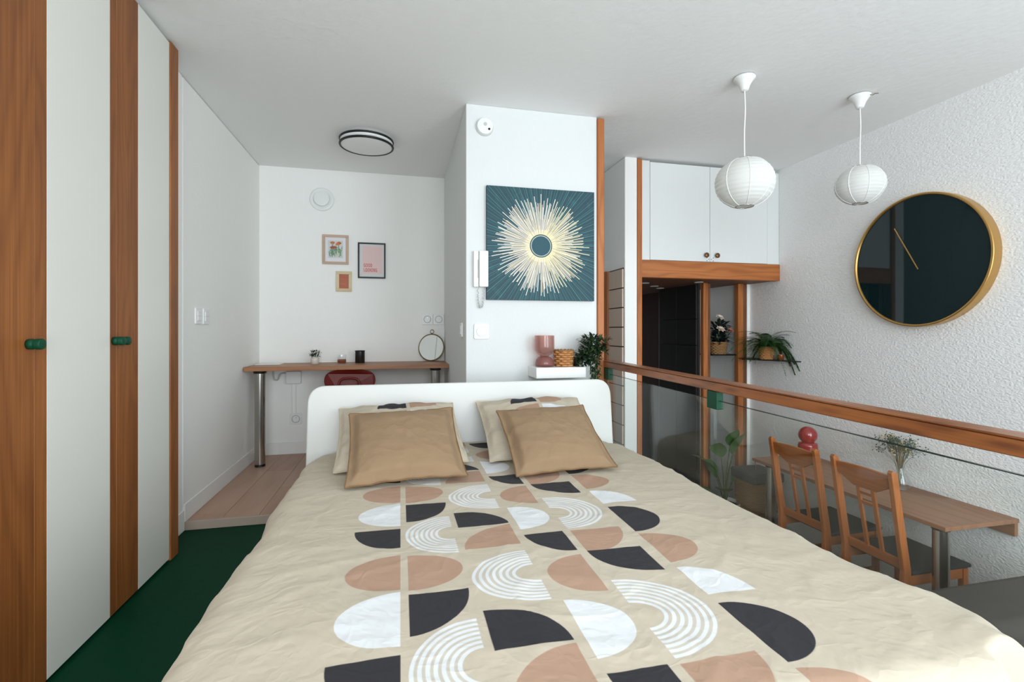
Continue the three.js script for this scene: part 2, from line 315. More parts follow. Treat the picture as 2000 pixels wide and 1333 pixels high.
{
  const OX = -1.0, OZ = -2.62, SZ = 2.6;
  const map = printCanvas(2048, 2048, 1, 1, OX, OZ, SZ);
  const cb = crease.clone(); cb.repeat.set(2.6, 2.6); cb.needsUpdate = true;
  const mat = PM({ color: 0xffffff, roughness: 0.95, map, bumpMap: cb, bumpScale: 0.0022, sheen: 0.2, sheenColor: new THREE.Color(0.5, 0.48, 0.44), sheenRoughness: 0.6, side: THREE.DoubleSide });
  const r = 0.075, L = Math.PI / 2 * r;
  const sL = BX0 + r - L - 0.24, sR = BX1 - r + L + 0.075, t0 = -2.535, tF = -0.70, t1 = tF + L + 0.22;
  const NS = 190, NT = 200, pos = [], uv = [], idx = [];
  const across = (s, t) => { let d, sgn; if (s < BX0 + r) { d = BX0 + r - s; sgn = -1; } else if (s > BX1 - r) { d = s - BX1 + r; sgn = 1; } else return [s, 0, 0, 1]; const e = sgn < 0 ? BX0 + r : BX1 - r; const am = sgn > 0 ? mix(1.45, 0.8, smooth(-1.35, -0.82, t)) : 1.5; const a = Math.min(d / r, am), q = Math.max(0, d - am * r); const hump = sgn > 0 ? smooth(-0.02, 0.12, d) * smooth(-1.10, -0.84, t) : 0, tip = sgn > 0 ? smooth(0.04, 0.17, d) * smooth(-0.785, -0.70, t) : 0; return [e + sgn * (r * Math.sin(a) + q * Math.cos(am)) + 0.05 * hump - 0.01 * tip, 0.032 * hump - 0.05 * tip - r * (1 - Math.cos(a)) - q * Math.sin(am), sgn * Math.sin(a), Math.cos(a)]; };
  const along = (t) => { if (t < tF) return [t, 0, 0, 1]; const d = t - tF; if (d < L) { const a = d / r; return [tF + r * Math.sin(a), -r * (1 - Math.cos(a)), Math.sin(a), Math.cos(a)]; } return [tF + r + 0.1 * (d - L), -r - d + L, 1, 0.1]; };
  for (let j = 0; j <= NT; j++) for (let i = 0; i <= NS; i++) {
    const s = mix(sL, sR, i / NS), t = mix(t0, t1, j / NT);
    const [x, ys, nx, c1] = across(s, t), [z, yt, nz, c2] = along(t);
    const headDrop = 0.03 * smooth(-2.3, -2.53, t) * (smooth(0.25, 0.0, s - BX0) + smooth(0.3, 0.0, BX1 - s));
    const rid = (a) => Math.pow(1 - Math.abs(a), 6);
    let d = 0.007 * fbm(s * 1.6, t * 1.6, 1, 2) + 0.0024 * (rid(noise(s * 4 + 0.7 * noise(t * 3, s * 2, 5), t * 7, 2)) - 0.3) + 0.0018 * (rid(noise(s * 8, t * 4 + noise(s * 3, t * 3, 8), 4)) - 0.3) + 0.0007 * fbm(s * 16, t * 16, 6, 2);
    d *= 1 + 0.9 * smooth(0.06, 0.0, Math.abs(nx) < 0.5 ? 0.06 : 0) ;
    const hang = (1 - c1) * 0.012 * Math.sin(t * 9 + 1.3 * Math.sin(t * 4));
    const n = V(nx, Math.max(c1 * c2, 0.05), nz).normalize();
    const tuck = smooth(1.06, 1.17, s) * smooth(-0.705, -0.635, t);                  // the cloth folds inwards at the foot corner, between the side flap and the foot flap
    pos.push(x + n.x * (d + hang) - 0.16 * tuck, BT + ys + yt - headDrop + n.y * d - 0.2 * tuck, z + n.z * d - 0.05 * tuck);
    uv.push((s - OX) / SZ, 1 - (t - OZ) / SZ);
  }
  for (let j = 0; j < NT; j++) for (let i = 0; i < NS; i++) {
    const a = j * (NS + 1) + i, b = a + 1, c = a + NS + 1, e = c + 1; idx.push(a, c, b, b, c, e);
  }
  const g = new THREE.BufferGeometry(); g.setAttribute('position', new THREE.Float32BufferAttribute(pos, 3)); g.setAttribute('uv', new THREE.Float32BufferAttribute(uv, 2)); g.setIndex(idx); g.computeVertexNormals();
  const m = lit(new THREE.Mesh(g, mat)); m.name = 'duvet'; scene.add(m);
  tag(m, 'beige duvet printed with dark, pink and white half discs and rainbows', 'duvet');
}

// ------------------------------------------------------------------ pillows and cushions
function pillowGeo(w, h, T, sd, { flange = 0.012, pinch = 0.05, wr = 1, n = 64 } = {}) {
  const sides = [];
  for (const sg of [1, -1]) {
    const pos = [], uv = [], idx = [];
    for (let j = 0; j <= n; j++) for (let i = 0; i <= n; i++) {
      const u = -1 + 2 * i / n, v = -1 + 2 * j / n, fu = 1 - Math.abs(u), fv = 1 - Math.abs(v), e = Math.min(fu * w / 2, fv * h / 2);
      const x = w / 2 * u * (1 - pinch * (1 - v * v) * Math.abs(u)), y = h / 2 * v * (1 - pinch * (1 - u * u) * Math.abs(v));
      const body = Math.pow(Math.max(0, 1 - Math.pow(Math.abs(u), 2.6)), 0.62) * Math.pow(Math.max(0, 1 - Math.pow(Math.abs(v), 2.6)), 0.62);
      let z = T / 2 * body * smooth(0, flange * 2.2, e - flange * 0.4);
      const edge = smooth(0.12, 0.0, e), ang = Math.atan2(y, x);
      z += wr * (0.007 * fbm(u * 1.7 + sd, v * 1.7, sg * 3, 3) * body + edge * smooth(0, 0.02, e) * 0.003 * Math.sin(ang * 13 + sd * 3 + 2 * noise(u * 3, v * 3, sd)) + 0.003 * Math.pow(1 - Math.abs(noise(u * 3.5 + sd, v * 3.5 + 0.6 * u, 2)), 6) * body);
      const wave = 0.006 * smooth(0.03, 0, e) * noise(u * 4 + sd, v * 4 - sd, 9);
      pos.push(x + 0.5 * wave, y + 0.5 * wave, sg * (z + 0.0012) + wave); uv.push(0.5 + x / w, 0.5 + y / h);
    }
    for (let j = 0; j < n; j++) for (let i = 0; i < n; i++) { const a = j * (n + 1) + i, b = a + 1, c = a + n + 1, d = c + 1; sg > 0 ? idx.push(a, b, c, b, d, c) : idx.push(a, c, b, b, c, d); }
    const g = new THREE.BufferGeometry(); g.setAttribute('position', new THREE.Float32BufferAttribute(pos, 3)); g.setAttribute('uv', new THREE.Float32BufferAttribute(uv, 2)); g.setIndex(idx); g.computeVertexNormals(); sides.push(g);
  }
  return merge(sides);
}
function hem(w, h, pinch, r, sd) {
  const pts = [], N = 24, f = (u, v) => [w / 2 * u * (1 - pinch * (1 - v * v) * Math.abs(u)), h / 2 * v * (1 - pinch * (1 - u * u) * Math.abs(v)), 0.006 * noise(u * 4 + sd, v * 4 - sd, 9)];
  for (let i = 0; i < N; i++) pts.push(f(-1 + 2 * i / N, -1)); for (let i = 0; i < N; i++) pts.push(f(1, -1 + 2 * i / N)); for (let i = 0; i < N; i++) pts.push(f(1 - 2 * i / N, 1)); for (let i = 0; i < N; i++) pts.push(f(-1, 1 - 2 * i / N));
  return new THREE.TubeGeometry(new THREE.CatmullRomCurve3(pts.map((p) => V(...p)), true), 200, r, 6, true);
}
const creaseC = crease.clone(); creaseC.repeat.set(0.9, 0.9); creaseC.needsUpdate = true;
const brownLinen = PM({ color: C(148, 122, 94), roughness: 0.95, bumpMap: creaseC, bumpScale: 0.0012, sheen: 0.15, sheenColor: new THREE.Color(0.5, 0.42, 0.3) });
const brownHem = M(C(128, 96, 62), 0.95);
function caseTex(dx) { return canvasTex(1024, 1024, (g, w, h) => { g.fillStyle = BASE; g.fillRect(0, 0, w, h); g.scale(w, h);
  for (const [k, c, a, b, y0, y1] of [['nr', DARK, 0.28, 0.52, 0.0, 0.28], ['R', PINK, 0.55, 0.79, 0.0, 0.29], ['fl', WHITE, 0.55, 0.78, 0.33, 0.45], ['L', PINK, 0.30, 0.52, 0.33, 0.46], ['fr', WHITE, 0.30, 0.52, 0.50, 0.66], ['R', DARK, 0.55, 0.78, 0.48, 0.68], ['L', DARK, 0.30, 0.52, 0.72, 0.92], ['nl', PINK, 0.55, 0.78, 0.74, 0.92]]) { g.fillStyle = c; arcShape(g, k, a + dx, b + dx, y0, y1); } }); }
const caseMap = caseTex(0.04), caseMap2 = caseTex(0.0);
const caseHem = M(C(196, 182, 158), 0.95);
function place(o, x, y, z, lean, turn, roll) { o.position.set(x, y, z); o.rotation.set(0, 0, 0); o.rotation.order = 'YXZ'; o.rotation.y = turn; o.rotation.x = -lean; o.rotation.z = roll; }
const D2R = Math.PI / 180;
for (const [lab, x, y, z, lean, turn, roll, mp, sd] of [
  ['patterned beige pillow against the headboard on the wardrobe side of the bed', 0.0, 0.618, -2.31, 65.5, 2, 1.5, caseMap, 1.3],
  ['patterned beige pillow against the headboard on the glass railing side of the bed', 0.668, 0.622, -2.315, 64.5, -2, 1.5, caseMap2, 4.1]]) {
  const t = thing('pillow', lab, 'pillow', [x, y, z], 0, 'patterned pillows on the bed');
  place(t, x, y, z, lean * D2R, turn * D2R, roll * D2R);
  part(t, 'pillowcase', pillowGeo(0.56, 0.47, 0.15, sd, { flange: 0.008, pinch: 0.04, wr: 1.5 }), M(0xffffff, 0.95, { map: mp, bumpMap: creaseC, bumpScale: 0.002 }));
  part(t, 'hem', hem(0.56, 0.47, 0.04, 0.003, sd), caseHem);
}
for (const [lab, x, y, z, lean, turn, roll, sd, cw] of [
  ['brown linen cushion in front of the pillow on the wardrobe side of the bed', 0.018, 0.630, -2.06, 61, 1, 2, 2.2, 0.455],
  ['brown linen cushion in front of the pillow nearest the glass railing', 0.662, 0.624, -2.055, 62, -2, 2.8, 6.4, 0.435]]) {
  const t = thing('cushion', lab, 'cushion', [x, y, z], 0, 'brown linen cushions on the bed');
  place(t, x, y, z, lean * D2R, turn * D2R, roll * D2R);
  part(t, 'cover', pillowGeo(cw, 0.43, 0.12, sd, { flange: 0.016, pinch: 0.05, wr: 0.8 }), brownLinen);
  part(t, 'hem', hem(cw, 0.43, 0.05, 0.0028, sd), brownHem);
}

// ------------------------------------------------------------------ desk niche
{
  const t = thing('desk', 'long wooden desk board on round steel legs in the alcove', 'desk', [-0.38, LAM, -4.2]);
  partW(t, 'desk_top', B(XL + 0.018, 0.388, 0.788, 0.820, ZB + 0.002, -3.985, 0.002, 'x'), mt.deskWood);
  for (const x of [-1.058, 0.285]) {
    const g = part(t, 'leg', cyl(0.038, 0.038, 0.70, 40), mt.steel); g.position.set(x + 0.38, 0.365 + 0.005, 0.115);
    const c = part(g, 'collar', lathe([[0, 0], [0.046, 0], [0.046, 0.016], [0.038, 0.022]], 32), mt.black); c.position.y = 0.35;
    const f = part(g, 'foot', cyl(0.036, 0.038, 0.022, 32), mt.black); f.position.y = -0.357;
  }
}
{ // red moulded chair, pushed under the desk, seen from behind
  const t = thing('shell_chair', 'red moulded chair with hooped backrest tucked under the desk', 'chair', [-0.395, LAM, -4.05]);
  const s = new THREE.Shape(); s.moveTo(-0.075, 0); s.bezierCurveTo(-0.16, 0.005, -0.195, 0.06, -0.192, 0.10); s.bezierCurveTo(-0.19, 0.16, -0.14, 0.185, 0, 0.187); s.bezierCurveTo(0.14, 0.185, 0.19, 0.16, 0.192, 0.10); s.bezierCurveTo(0.195, 0.06, 0.16, 0.005, 0.075, 0); s.lineTo(-0.075, 0);
  const bend = (g, k) => { const p = g.attributes.position; for (let i = 0; i < p.count; i++) p.setZ(i, p.getZ(i) - k * p.getX(i) ** 2); g.computeVertexNormals(); return g; };
  const back = new THREE.ExtrudeGeometry(s, { depth: 0.006, bevelEnabled: true, bevelSize: 0.005, bevelThickness: 0.005, bevelSegments: 3, curveSegments: 24 });
  bend(back, 1.2); back.translate(0, 0.552, 0.0); part(t, 'backrest', back, mt.redChair);
  part(t, 'back_hoop', tube([[-0.078, 0.38, 0.0], [-0.078, 0.52, 0.022], [-0.074, 0.645, 0.022], [-0.05, 0.668, 0.022], [0.05, 0.668, 0.022], [0.074, 0.645, 0.022], [0.078, 0.52, 0.022], [0.078, 0.38, 0.0]], 0.009, 60), mt.redChair);
  part(t, 'seat', B(-0.2, 0.2, 0.43, 0.452, -0.34, 0.0, 0.01), mt.redChair);
  for (const x of [-0.17, 0.17]) for (const z of [-0.31, -0.03]) part(t, 'leg', seg([x, 0, z + (z < -0.2 ? -0.02 : 0.04)], [x * 0.9, 0.44, z], 0.009, 0.012), mt.redChair);
}
function potPlant(t, r, y0, y1, n, len, mat, mat2) {
  const g = [[], []];
  for (let i = 0; i < n; i++) {
    const a = rr(0, 6.283), q = Math.sqrt(rnd()) * r, y = rr(y0, y1), L = len * rr(0.7, 1.2), l = leafGeo(L, L * 0.42, 0.15);
    l.rotateX(rr(-1.2, 0.5)); l.rotateY(a + rr(-0.6, 0.6)); l.translate(q * Math.sin(a), y, q * Math.cos(a)); g[i % 3 === 0 ? 1 : 0].push(l);
  }
  part(t, 'foliage', merge(g[0]), mat); part(t, 'young_leaves', merge(g[1]), mat2);
}
function leafGeo(L, W, fold = 0.15, n = 4) {                // points along +z, folded along its midrib
  const pos = [], idx = [], uv = [];
  for (let i = 0; i <= n; i++) { const f = i / n, w = W / 2 * Math.sin(Math.PI * Math.pow(f, 0.8)), y = 0.12 * L * Math.sin(f * 2.4); pos.push(-w, y + fold * w, f * L, 0, y, f * L, w, y + fold * w, f * L); uv.push(0, f, 0.5, f, 1, f); }
  for (let i = 0; i < n; i++) for (const k of [0, 1]) { const a = i * 3 + k; idx.push(a, a + 3, a + 1, a + 1, a + 3, a + 4); }
  const g = new THREE.BufferGeometry(); g.setAttribute('position', new THREE.Float32BufferAttribute(pos, 3)); g.setAttribute('uv', new THREE.Float32BufferAttribute(uv, 2)); g.setIndex(idx); g.computeVertexNormals(); return g;
}
const DT = 0.82;
{ let t = thing('potted_plant', 'tiny green plant in a white pot on the desk', 'plant', [-0.69, DT, -4.27]);
  part(t, 'pot', lathe([[0, 0], [0.031, 0], [0.033, 0.05], [0.029, 0.05], [0.029, 0.04], [0, 0.04]]), mt.ceramicWhite);
  potPlant(t, 0.036, 0.055, 0.105, 110, 0.024, mt.leaf, mt.leafLight);
  t = thing('candle_glass', 'small glass tumbler with amber candle wax on the desk', 'candle', [-0.485, DT, -4.33]);
  part(t, 'tumbler', lathe([[0, 0], [0.036, 0], [0.038, 0.068], [0.036, 0.068], [0.034, 0.004], [0, 0.004]]), mt.clearGlass);
  part(t, 'wax', lathe([[0, 0.005], [0.0335, 0.005], [0.034, 0.03], [0, 0.03]]), M(C(150, 78, 46), 0.5));
  t = thing('pen_pot', 'black metal pencil pot standing on the desk', 'pencil pot', [-0.335, DT, -4.3]);
  part(t, 'cup', lathe([[0, 0], [0.039, 0], [0.039, 0.102], [0.036, 0.102], [0.036, 0.004], [0, 0.004]]), mt.black);
  const rg = new THREE.TorusGeometry(0.0385, 0.004, 8, 36); rg.rotateX(Math.PI / 2); rg.translate(0, 0.102, 0); part(t, 'rim', rg, mt.black);
  t = thing('paper_sheets', 'thin white paper sheets lying on the desk corner', 'paper', [-1.04, DT, -4.30]);
  part(t, 'sheet', B(-0.095, 0.09, 0, 0.004, -0.07, 0.07, 0.001), mt.trim);
  t = thing('table_mirror', 'round mirror in a thin brass frame leaning on the alcove wall', 'mirror', [0.262, DT, -4.36]);
  place(t, 0.262, DT + 0.002, -4.365, 8 * D2R, -25 * D2R, 0);
  const R = 0.118, ring = new THREE.TorusGeometry(R, 0.0055, 10, 64); ring.translate(0, R + 0.0055, 0); part(t, 'frame', ring, mt.brass);
  const gl = cyl(R, R, 0.004, 64); gl.rotateX(Math.PI / 2); gl.translate(0, R + 0.0055, 0); part(t, 'mirror_glass', gl, mt.mirror);
  const lp = new THREE.TorusGeometry(0.017, 0.003, 8, 28); lp.translate(0, 2 * R + 0.03, 0); part(t, 'hanging_loop', lp, mt.brass);
  part(t, 'rear_prop', seg([0, R * 1.4, -0.004], [0, 0.004, -0.05], 0.003), mt.brass);
}
// framed pictures
function picture(name, label, x0, x1, y0, y1, fw, frameMat, map, dep = 0.018) {
  const w = x1 - x0, h = y1 - y0, t = thing(name, label, 'picture', [(x0 + x1) / 2, (y0 + y1) / 2, ZB + 0.001]);
  const fr = (a, b, c, d) => B(a, b, c, d, 0, dep, 0.002);
  const f = part(t, 'frame', merge([fr(-w / 2, w / 2, h / 2 - fw, h / 2), fr(-w / 2, w / 2, -h / 2, -h / 2 + fw), fr(-w / 2, -w / 2 + fw, -h / 2 + fw, h / 2 - fw), fr(w / 2 - fw, w / 2, -h / 2 + fw, h / 2 - fw)]), frameMat);
  const p = new THREE.BoxGeometry(w - 2 * fw + 0.002, h - 2 * fw + 0.002, 0.004); p.translate(0, 0, 0.008);
  part(t, 'print', p, M(0xffffff, 0.5, { map }));
}
const lightWood = M(0xffffff, 0.55, { map: woodTex([206, 178, 156], [172, 140, 118], 71, { figure: 0.3 }) });
const birch = M(0xffffff, 0.55, { map: woodTex([224, 206, 170], [200, 176, 136], 72, { figure: 0.3 }) });
picture('framed_picture', 'botanical flower print in a pale wooden frame', -0.655, -0.44, 1.67, 1.925, 0.022, lightWood, canvasTex(420, 512, (g, w, h) => {
  g.fillStyle = '#e6e2e6'; g.fillRect(0, 0, w, h); g.fillStyle = '#cfd2cc'; g.fillRect(60, 70, w - 120, h - 150);
  let s = 3; const q = () => { s = (s * 16807) % 2147483647; return s / 2147483647; };
  for (let i = 0; i < 60; i++) { g.strokeStyle = ['#4f7a56', '#7ba07a', '#3d5f4a', '#a8b890'][i % 4]; g.lineWidth = 5 + 5 * q(); g.beginPath(); const x = 80 + q() * (w - 160), y = h - 100 - q() * 150; g.moveTo(x, y); g.quadraticCurveTo(x + 40 * (q() - 0.5), y - 50, x + 60 * (q() - 0.5), Math.max(110, y - 60 - 90 * q())); g.stroke(); }
  for (const [x, y, c] of [[150, 120, '#c96f42'], [280, 125, '#b9562c'], [150, 220, '#9c3a34'], [185, 215, '#b04a40'], [255, 150, '#cf7a3e']]) for (let k = -2; k <= 2; k++) { g.fillStyle = c; g.beginPath(); g.ellipse(x + k * 15, y - 6 * (2 - Math.abs(k)), 11, 27, k * 0.35, 0, 7); g.fill(); }
  g.fillStyle = '#5f8a64'; for (let i = 0; i < 40; i++) { g.beginPath(); g.ellipse(90 + q() * (w - 180), 250 + q() * 160, 5, 16, q() * 3, 0, 7); g.fill(); }
}));
picture('framed_poster', 'pink lettered poster in a black frame', -0.362, -0.128, 1.555, 1.868, 0.013, mt.black, canvasTex(420, 560, (g, w, h) => {
  g.fillStyle = '#d6d4d4'; g.fillRect(0, 0, w, h); g.fillStyle = '#e3c4c0'; g.fillRect(50, 40, w - 85, h - 95);
  g.fillStyle = '#c65350'; g.font = 'bold 82px sans-serif'; g.save(); g.translate(70, 392); g.scale(0.62, 1); g.fillText('GOOD', 0, 0); g.fillText('LOOKING', 0, 80); g.restore();
}));
picture('framed_picture', 'little rust orange card in a birch frame', -0.543, -0.413, 1.435, 1.61, 0.026, birch, canvasTex(200, 300, (g, w, h) => {
  g.fillStyle = '#b4613f'; g.fillRect(0, 0, w, h); g.fillStyle = '#c0764a'; for (let i = 0; i < 30; i++) g.fillRect((i * 53) % 190, (i * 97) % 290, 26, 5); g.fillStyle = '#96524e'; for (let i = 0; i < 12; i++) g.fillRect((i * 71) % 180, (i * 131) % 280, 10, 20);
}), 0.02);
{ // round air vent
  const t = thing('air_vent', 'round white air vent on the alcove wall', 'vent', [-0.659, 2.228, ZB + 0.001]);
  const a = lathe([[0, 0], [0.1, 0], [0.1, 0.006], [0.092, 0.012], [0.07, 0.012], [0.06, 0.003], [0, 0.003]], 48); a.rotateX(Math.PI / 2); part(t, 'outer_ring', a, mt.plastic);
  const b = lathe([[0, 0.004], [0.02, 0.004], [0.05, 0.022], [0.062, 0.03], [0.062, 0.034], [0, 0.036]], 48); b.rotateX(Math.PI / 2); part(t, 'centre_disc', b, mt.plastic);
}
function plate(name, label, cat, x, y, z, w, h, kind, rot = 0, group) {
  const t = thing(name, label, cat, [x, y, z], rot, group);
  part(t, 'plate', extr(roundRect(w, h, 0.006), 0.01, 0.003), mt.plastic);
  if (kind === 'socket') { const o = lathe([[0.032, 0.009], [0.033, 0.013], [0.028, 0.013], [0.026, 0.003], [0, 0.003]], 36); o.rotateX(Math.PI / 2); part(t, 'well', o, mt.plasticGrey); for (const s of [-0.0095, 0.0095]) { const q = cyl(0.0028, 0.0028, 0.002, 10); q.rotateX(Math.PI / 2); q.translate(s, 0, 0.0045); part(t, 'hole', q, mt.black); } const e = cyl(0.0025, 0.0025, 0.012, 10); e.rotateX(Math.PI / 2); e.translate(0, 0.012, 0.009); part(t, 'earth_pin', e, mt.steel); }
  if (kind === 'dial') { const o = lathe([[0.033, 0.009], [0.033, 0.013], [0.029, 0.015], [0.0285, 0.011], [0.027, 0.011], [0.0265, 0.015], [0, 0.016]], 40); o.rotateX(Math.PI / 2); part(t, 'round_rocker', o, mt.plastic); }
  if (kind === 'switch') { part(t, 'rocker', B(-w * 0.32, w * 0.32, -h * 0.32, h * 0.32, 0.009, 0.014, 0.002), mt.plastic); part(t, 'rocker_gap', B(-w * 0.34, w * 0.34, -0.0008, 0.0008, 0.009, 0.0143), mt.plasticGrey); }
  return t;
}
plate('wall_socket', 'white wall socket above the mirror, farther from the chimney', 'socket', 0.237, 1.197, ZB, 0.092, 0.092, 'socket');
plate('wall_socket', 'white wall socket above the mirror, next to the chimney', 'socket', 0.339, 1.197, ZB, 0.092, 0.092, 'socket');
plate('wall_socket', 'white wall socket low on the wall under the desk', 'socket', -0.868, 0.342, ZB, 0.09, 0.09, 'socket');
plate('light_switch', 'white light switch on the side wall, nearer the wardrobe', 'switch', XL + 0.008, 1.182, -3.172, 0.085, 0.09, 'switch', Math.PI / 2);
plate('light_switch', 'white light switch on the side wall, nearer the desk', 'switch', XL + 0.008, 1.182, -3.285, 0.085, 0.09, 'switch', Math.PI / 2);
plate('light_switch', 'white round-button switch below the intercom', 'switch', 0.485, 1.091, -2.94, 0.088, 0.088, 'dial');
plate('light_switch', 'white switch on the side face of the chimney breast', 'switch', 0.39, 1.10, -3.13, 0.085, 0.088, 'switch', -Math.PI / 2);
{ const t = thing('junction_box', 'white cable junction box under the desk', 'cable box', [-0.882, 0.70, ZB]);
  part(t, 'box', B(-0.06, 0.06, -0.055, 0.05, 0.001, 0.04, 0.006), mt.plastic);
  for (const x of [-0.018, 0.014]) part(t, 'cable_duct', B(x - 0.004, x + 0.004, -0.31, -0.055, 0.001, 0.010, 0.002), mt.plastic);
  part(t, 'cable', tube([[-0.06, 0.035, 0.02], [-0.10, 0.03, 0.03], [-0.125, -0.02, 0.03], [-0.15, -0.015, 0.03], [-0.16, 0.06, 0.03]], 0.006, 30), mt.plasticGrey); }
{ const t = thing('ceiling_lamp', 'round flush ceiling lamp with two black rings', 'lamp', [-0.237, CE, -3.64]);
  part(t, 'body', lathe([[0, -0.002], [0.17, -0.002], [0.182, -0.012], [0.182, -0.06], [0, -0.06]], 64), mt.plastic);
  for (const y of [-0.020, -0.056]) { const g = new THREE.TorusGeometry(0.183, 0.0085, 10, 72); g.rotateX(Math.PI / 2); g.scale(1, 0.95, 1); g.translate(0, y, 0); part(t, 'black_ring', g, mt.black); }
  part(t, 'diffuser', lathe([[0, -0.072], [0.1, -0.070], [0.165, -0.064], [0.178, -0.058]], 64), mt.plastic); }

// ------------------------------------------------------------------ chimney breast: art, detector, intercom, shelf
{
  const map = canvasTex(1024, 1024, (g, w, h) => {
    let s = 11; const q = () => { s = (s * 16807) % 2147483647; return s / 2147483647; };
    const cx = 505, cy = 525; g.fillStyle = '#234750'; g.fillRect(0, 0, w, h);
    for (let i = 0; i < 160; i++) { g.fillStyle = ['rgba(30,66,78,.25)', 'rgba(54,120,120,.22)', 'rgba(44,60,84,.22)'][i % 3]; g.beginPath(); g.ellipse(q() * w, q() * h, 20 + 70 * q(), 8 + 20 * q(), q() * 3, 0, 7); g.fill(); }
    const ray = (a, r0, r1, lw, c) => { g.strokeStyle = c; g.lineWidth = lw; g.beginPath(); g.moveTo(cx + r0 * Math.cos(a), cy + r0 * Math.sin(a)); g.lineTo(cx + r1 * Math.cos(a), cy + r1 * Math.sin(a)); g.stroke(); };
    for (let i = 0; i < 330; i++) { const a = i / 330 * 6.2832 + 0.012 * (q() - 0.5); ray(a, 250 + 60 * q(), 760, 1.5 + 2.5 * q(), ['#1a3c46', '#35757a', '#1f4853', '#4f938f', '#263c50'][i % 5]); }
    for (let i = 0; i < 260; i++) { const a = i / 260 * 6.2832 + 0.02 * (q() - 0.5); ray(a, 104, 230 + 200 * Math.pow(q(), 0.8), 4 + 3 * q(), ['#dcd2c0', '#cfc6b6', '#e8e0d0', '#b8b2a2', '#dcc79a'][i % 5]); }
    for (let i = 0; i < 110; i++) { const a = i / 110 * 6.2832 + 0.03 * (q() - 0.5); ray(a, 102, 200 + 120 * q(), 2.2, '#5f5a48'); }
    for (let i = 0; i < 84; i++) { const a = i / 84 * 6.2832 + 0.02 * (q() - 0.5), r = 385 + 95 * q(); ray(a, 104, r, 6.5, Math.cos(a) < 0.3 ? '#e9e2dc' : '#e8dfc0'); ray(a + 0.012, 150, r - 10, 1.6, '#3f4a44'); }
    for (let i = 0; i < 120; i++) { const a = i / 120 * 6.2832; ray(a, 100, 130 + 110 * q() * (1 + 0.4 * Math.cos(a)), 4, '#efdfae'); }
    g.fillStyle = '#1c3f40'; g.beginPath(); g.arc(cx, cy, 106, 0, 7); g.fill(); g.strokeStyle = '#b7c4c0'; g.lineWidth = 8; g.beginPath(); g.arc(cx, cy, 93, 0, 7); g.stroke(); g.fillStyle = '#24505c'; g.beginPath(); g.arc(cx, cy, 86, 0, 7); g.fill();
  });
  const t = thing('wall_art', 'square teal canvas with a pale gold sunburst on the chimney wall', 'artwork', [0.864, 1.636, -2.94]);
  const f = new THREE.PlaneGeometry(0.702, 0.70); f.translate(0, 0, 0.0255);
  part(t, 'stretcher', B(-0.351, 0.351, -0.35, 0.35, 0.001, 0.025, 0.002), M(C(32, 62, 70), 0.8));
  part(t, 'print', f, M(0xffffff, 0.6, { map, bumpMap: linen, bumpScale: 0.0005 }));
}
{ const t = thing('smoke_detector', 'round white smoke detector high on the chimney wall', 'smoke alarm', [0.504, 2.347, -2.94]);
  const a = lathe([[0, 0], [0.054, 0], [0.054, 0.012], [0.05, 0.016], [0.05, 0.026], [0.046, 0.032], [0, 0.034]], 48); a.rotateX(Math.PI / 2); part(t, 'housing', a, mt.plastic);
  const b = cyl(0.011, 0.011, 0.003, 24); b.rotateX(Math.PI / 2); b.translate(0.0, 0.008, 0.034); part(t, 'test_button', b, mt.plasticGrey);
  const c = cyl(0.007, 0.007, 0.003, 18); c.rotateX(Math.PI / 2); c.translate(0.024, -0.020, 0.0335); part(t, 'sounder_hole', c, mt.black); }
{ const t = thing('intercom', 'white intercom handset with coiled cord beside the sunburst canvas', 'intercom', [0.478, 1.472, -2.94]);
  part(t, 'wall_plate', B(-0.045, -0.014, -0.11, 0.11, 0.001, 0.03, 0.004), mt.plastic);
  part(t, 'hook_slot', B(-0.022, -0.016, -0.055, 0.055, 0.024, 0.0305), mt.plasticGrey);
  part(t, 'handset', B(-0.013, 0.043, -0.11, 0.11, 0.001, 0.048, 0.006), mt.plastic);
  const pts = []; for (let i = 0; i <= 200; i++) { const u = i / 200, a = Math.PI * (1 + u), x = 0.017 * Math.cos(Math.PI * (1 - u)) , y = -0.11 - 0.125 * Math.sin(Math.PI * u) ** 0.6, k = u * 6.283 * 26; pts.push([x + 0.0045 * Math.cos(k), y + 0.002 * Math.sin(k * 0.5), 0.022 + 0.0045 * Math.sin(k)]); }
  part(t, 'coiled_cord', tube(pts, 0.0019, 520, 5), mt.plasticGrey); }
{ const t = thing('floating_shelf', 'thick white floating shelf on the chimney wall', 'shelf', [0.93, 0.812, -2.94]);
  part(t, 'board', B(-0.148, 0.165, 0, 0.064, 0.0, 0.19, 0.003), mt.plastic); }
const SY = 0.8765;
{ const t = thing('glass_vase', 'smoky rose glass vase shaped like an hourglass on the white shelf', 'vase', [0.862, SY, -2.85]);
  part(t, 'base', lathe([[0.0, 0.001], [0.056, 0.001], [0.057, 0.02], [0.052, 0.042], [0.04, 0.056], [0.026, 0.062], [0, 0.0625]], 44), mt.roseDark);
  part(t, 'cup', lathe([[0, 0.0635], [0.026, 0.064], [0.048, 0.078], [0.060, 0.10], [0.062, 0.125], [0.061, 0.19], [0.058, 0.19], [0.0585, 0.125], [0.055, 0.10], [0.044, 0.084], [0, 0.072]], 44), mt.roseGlass); }
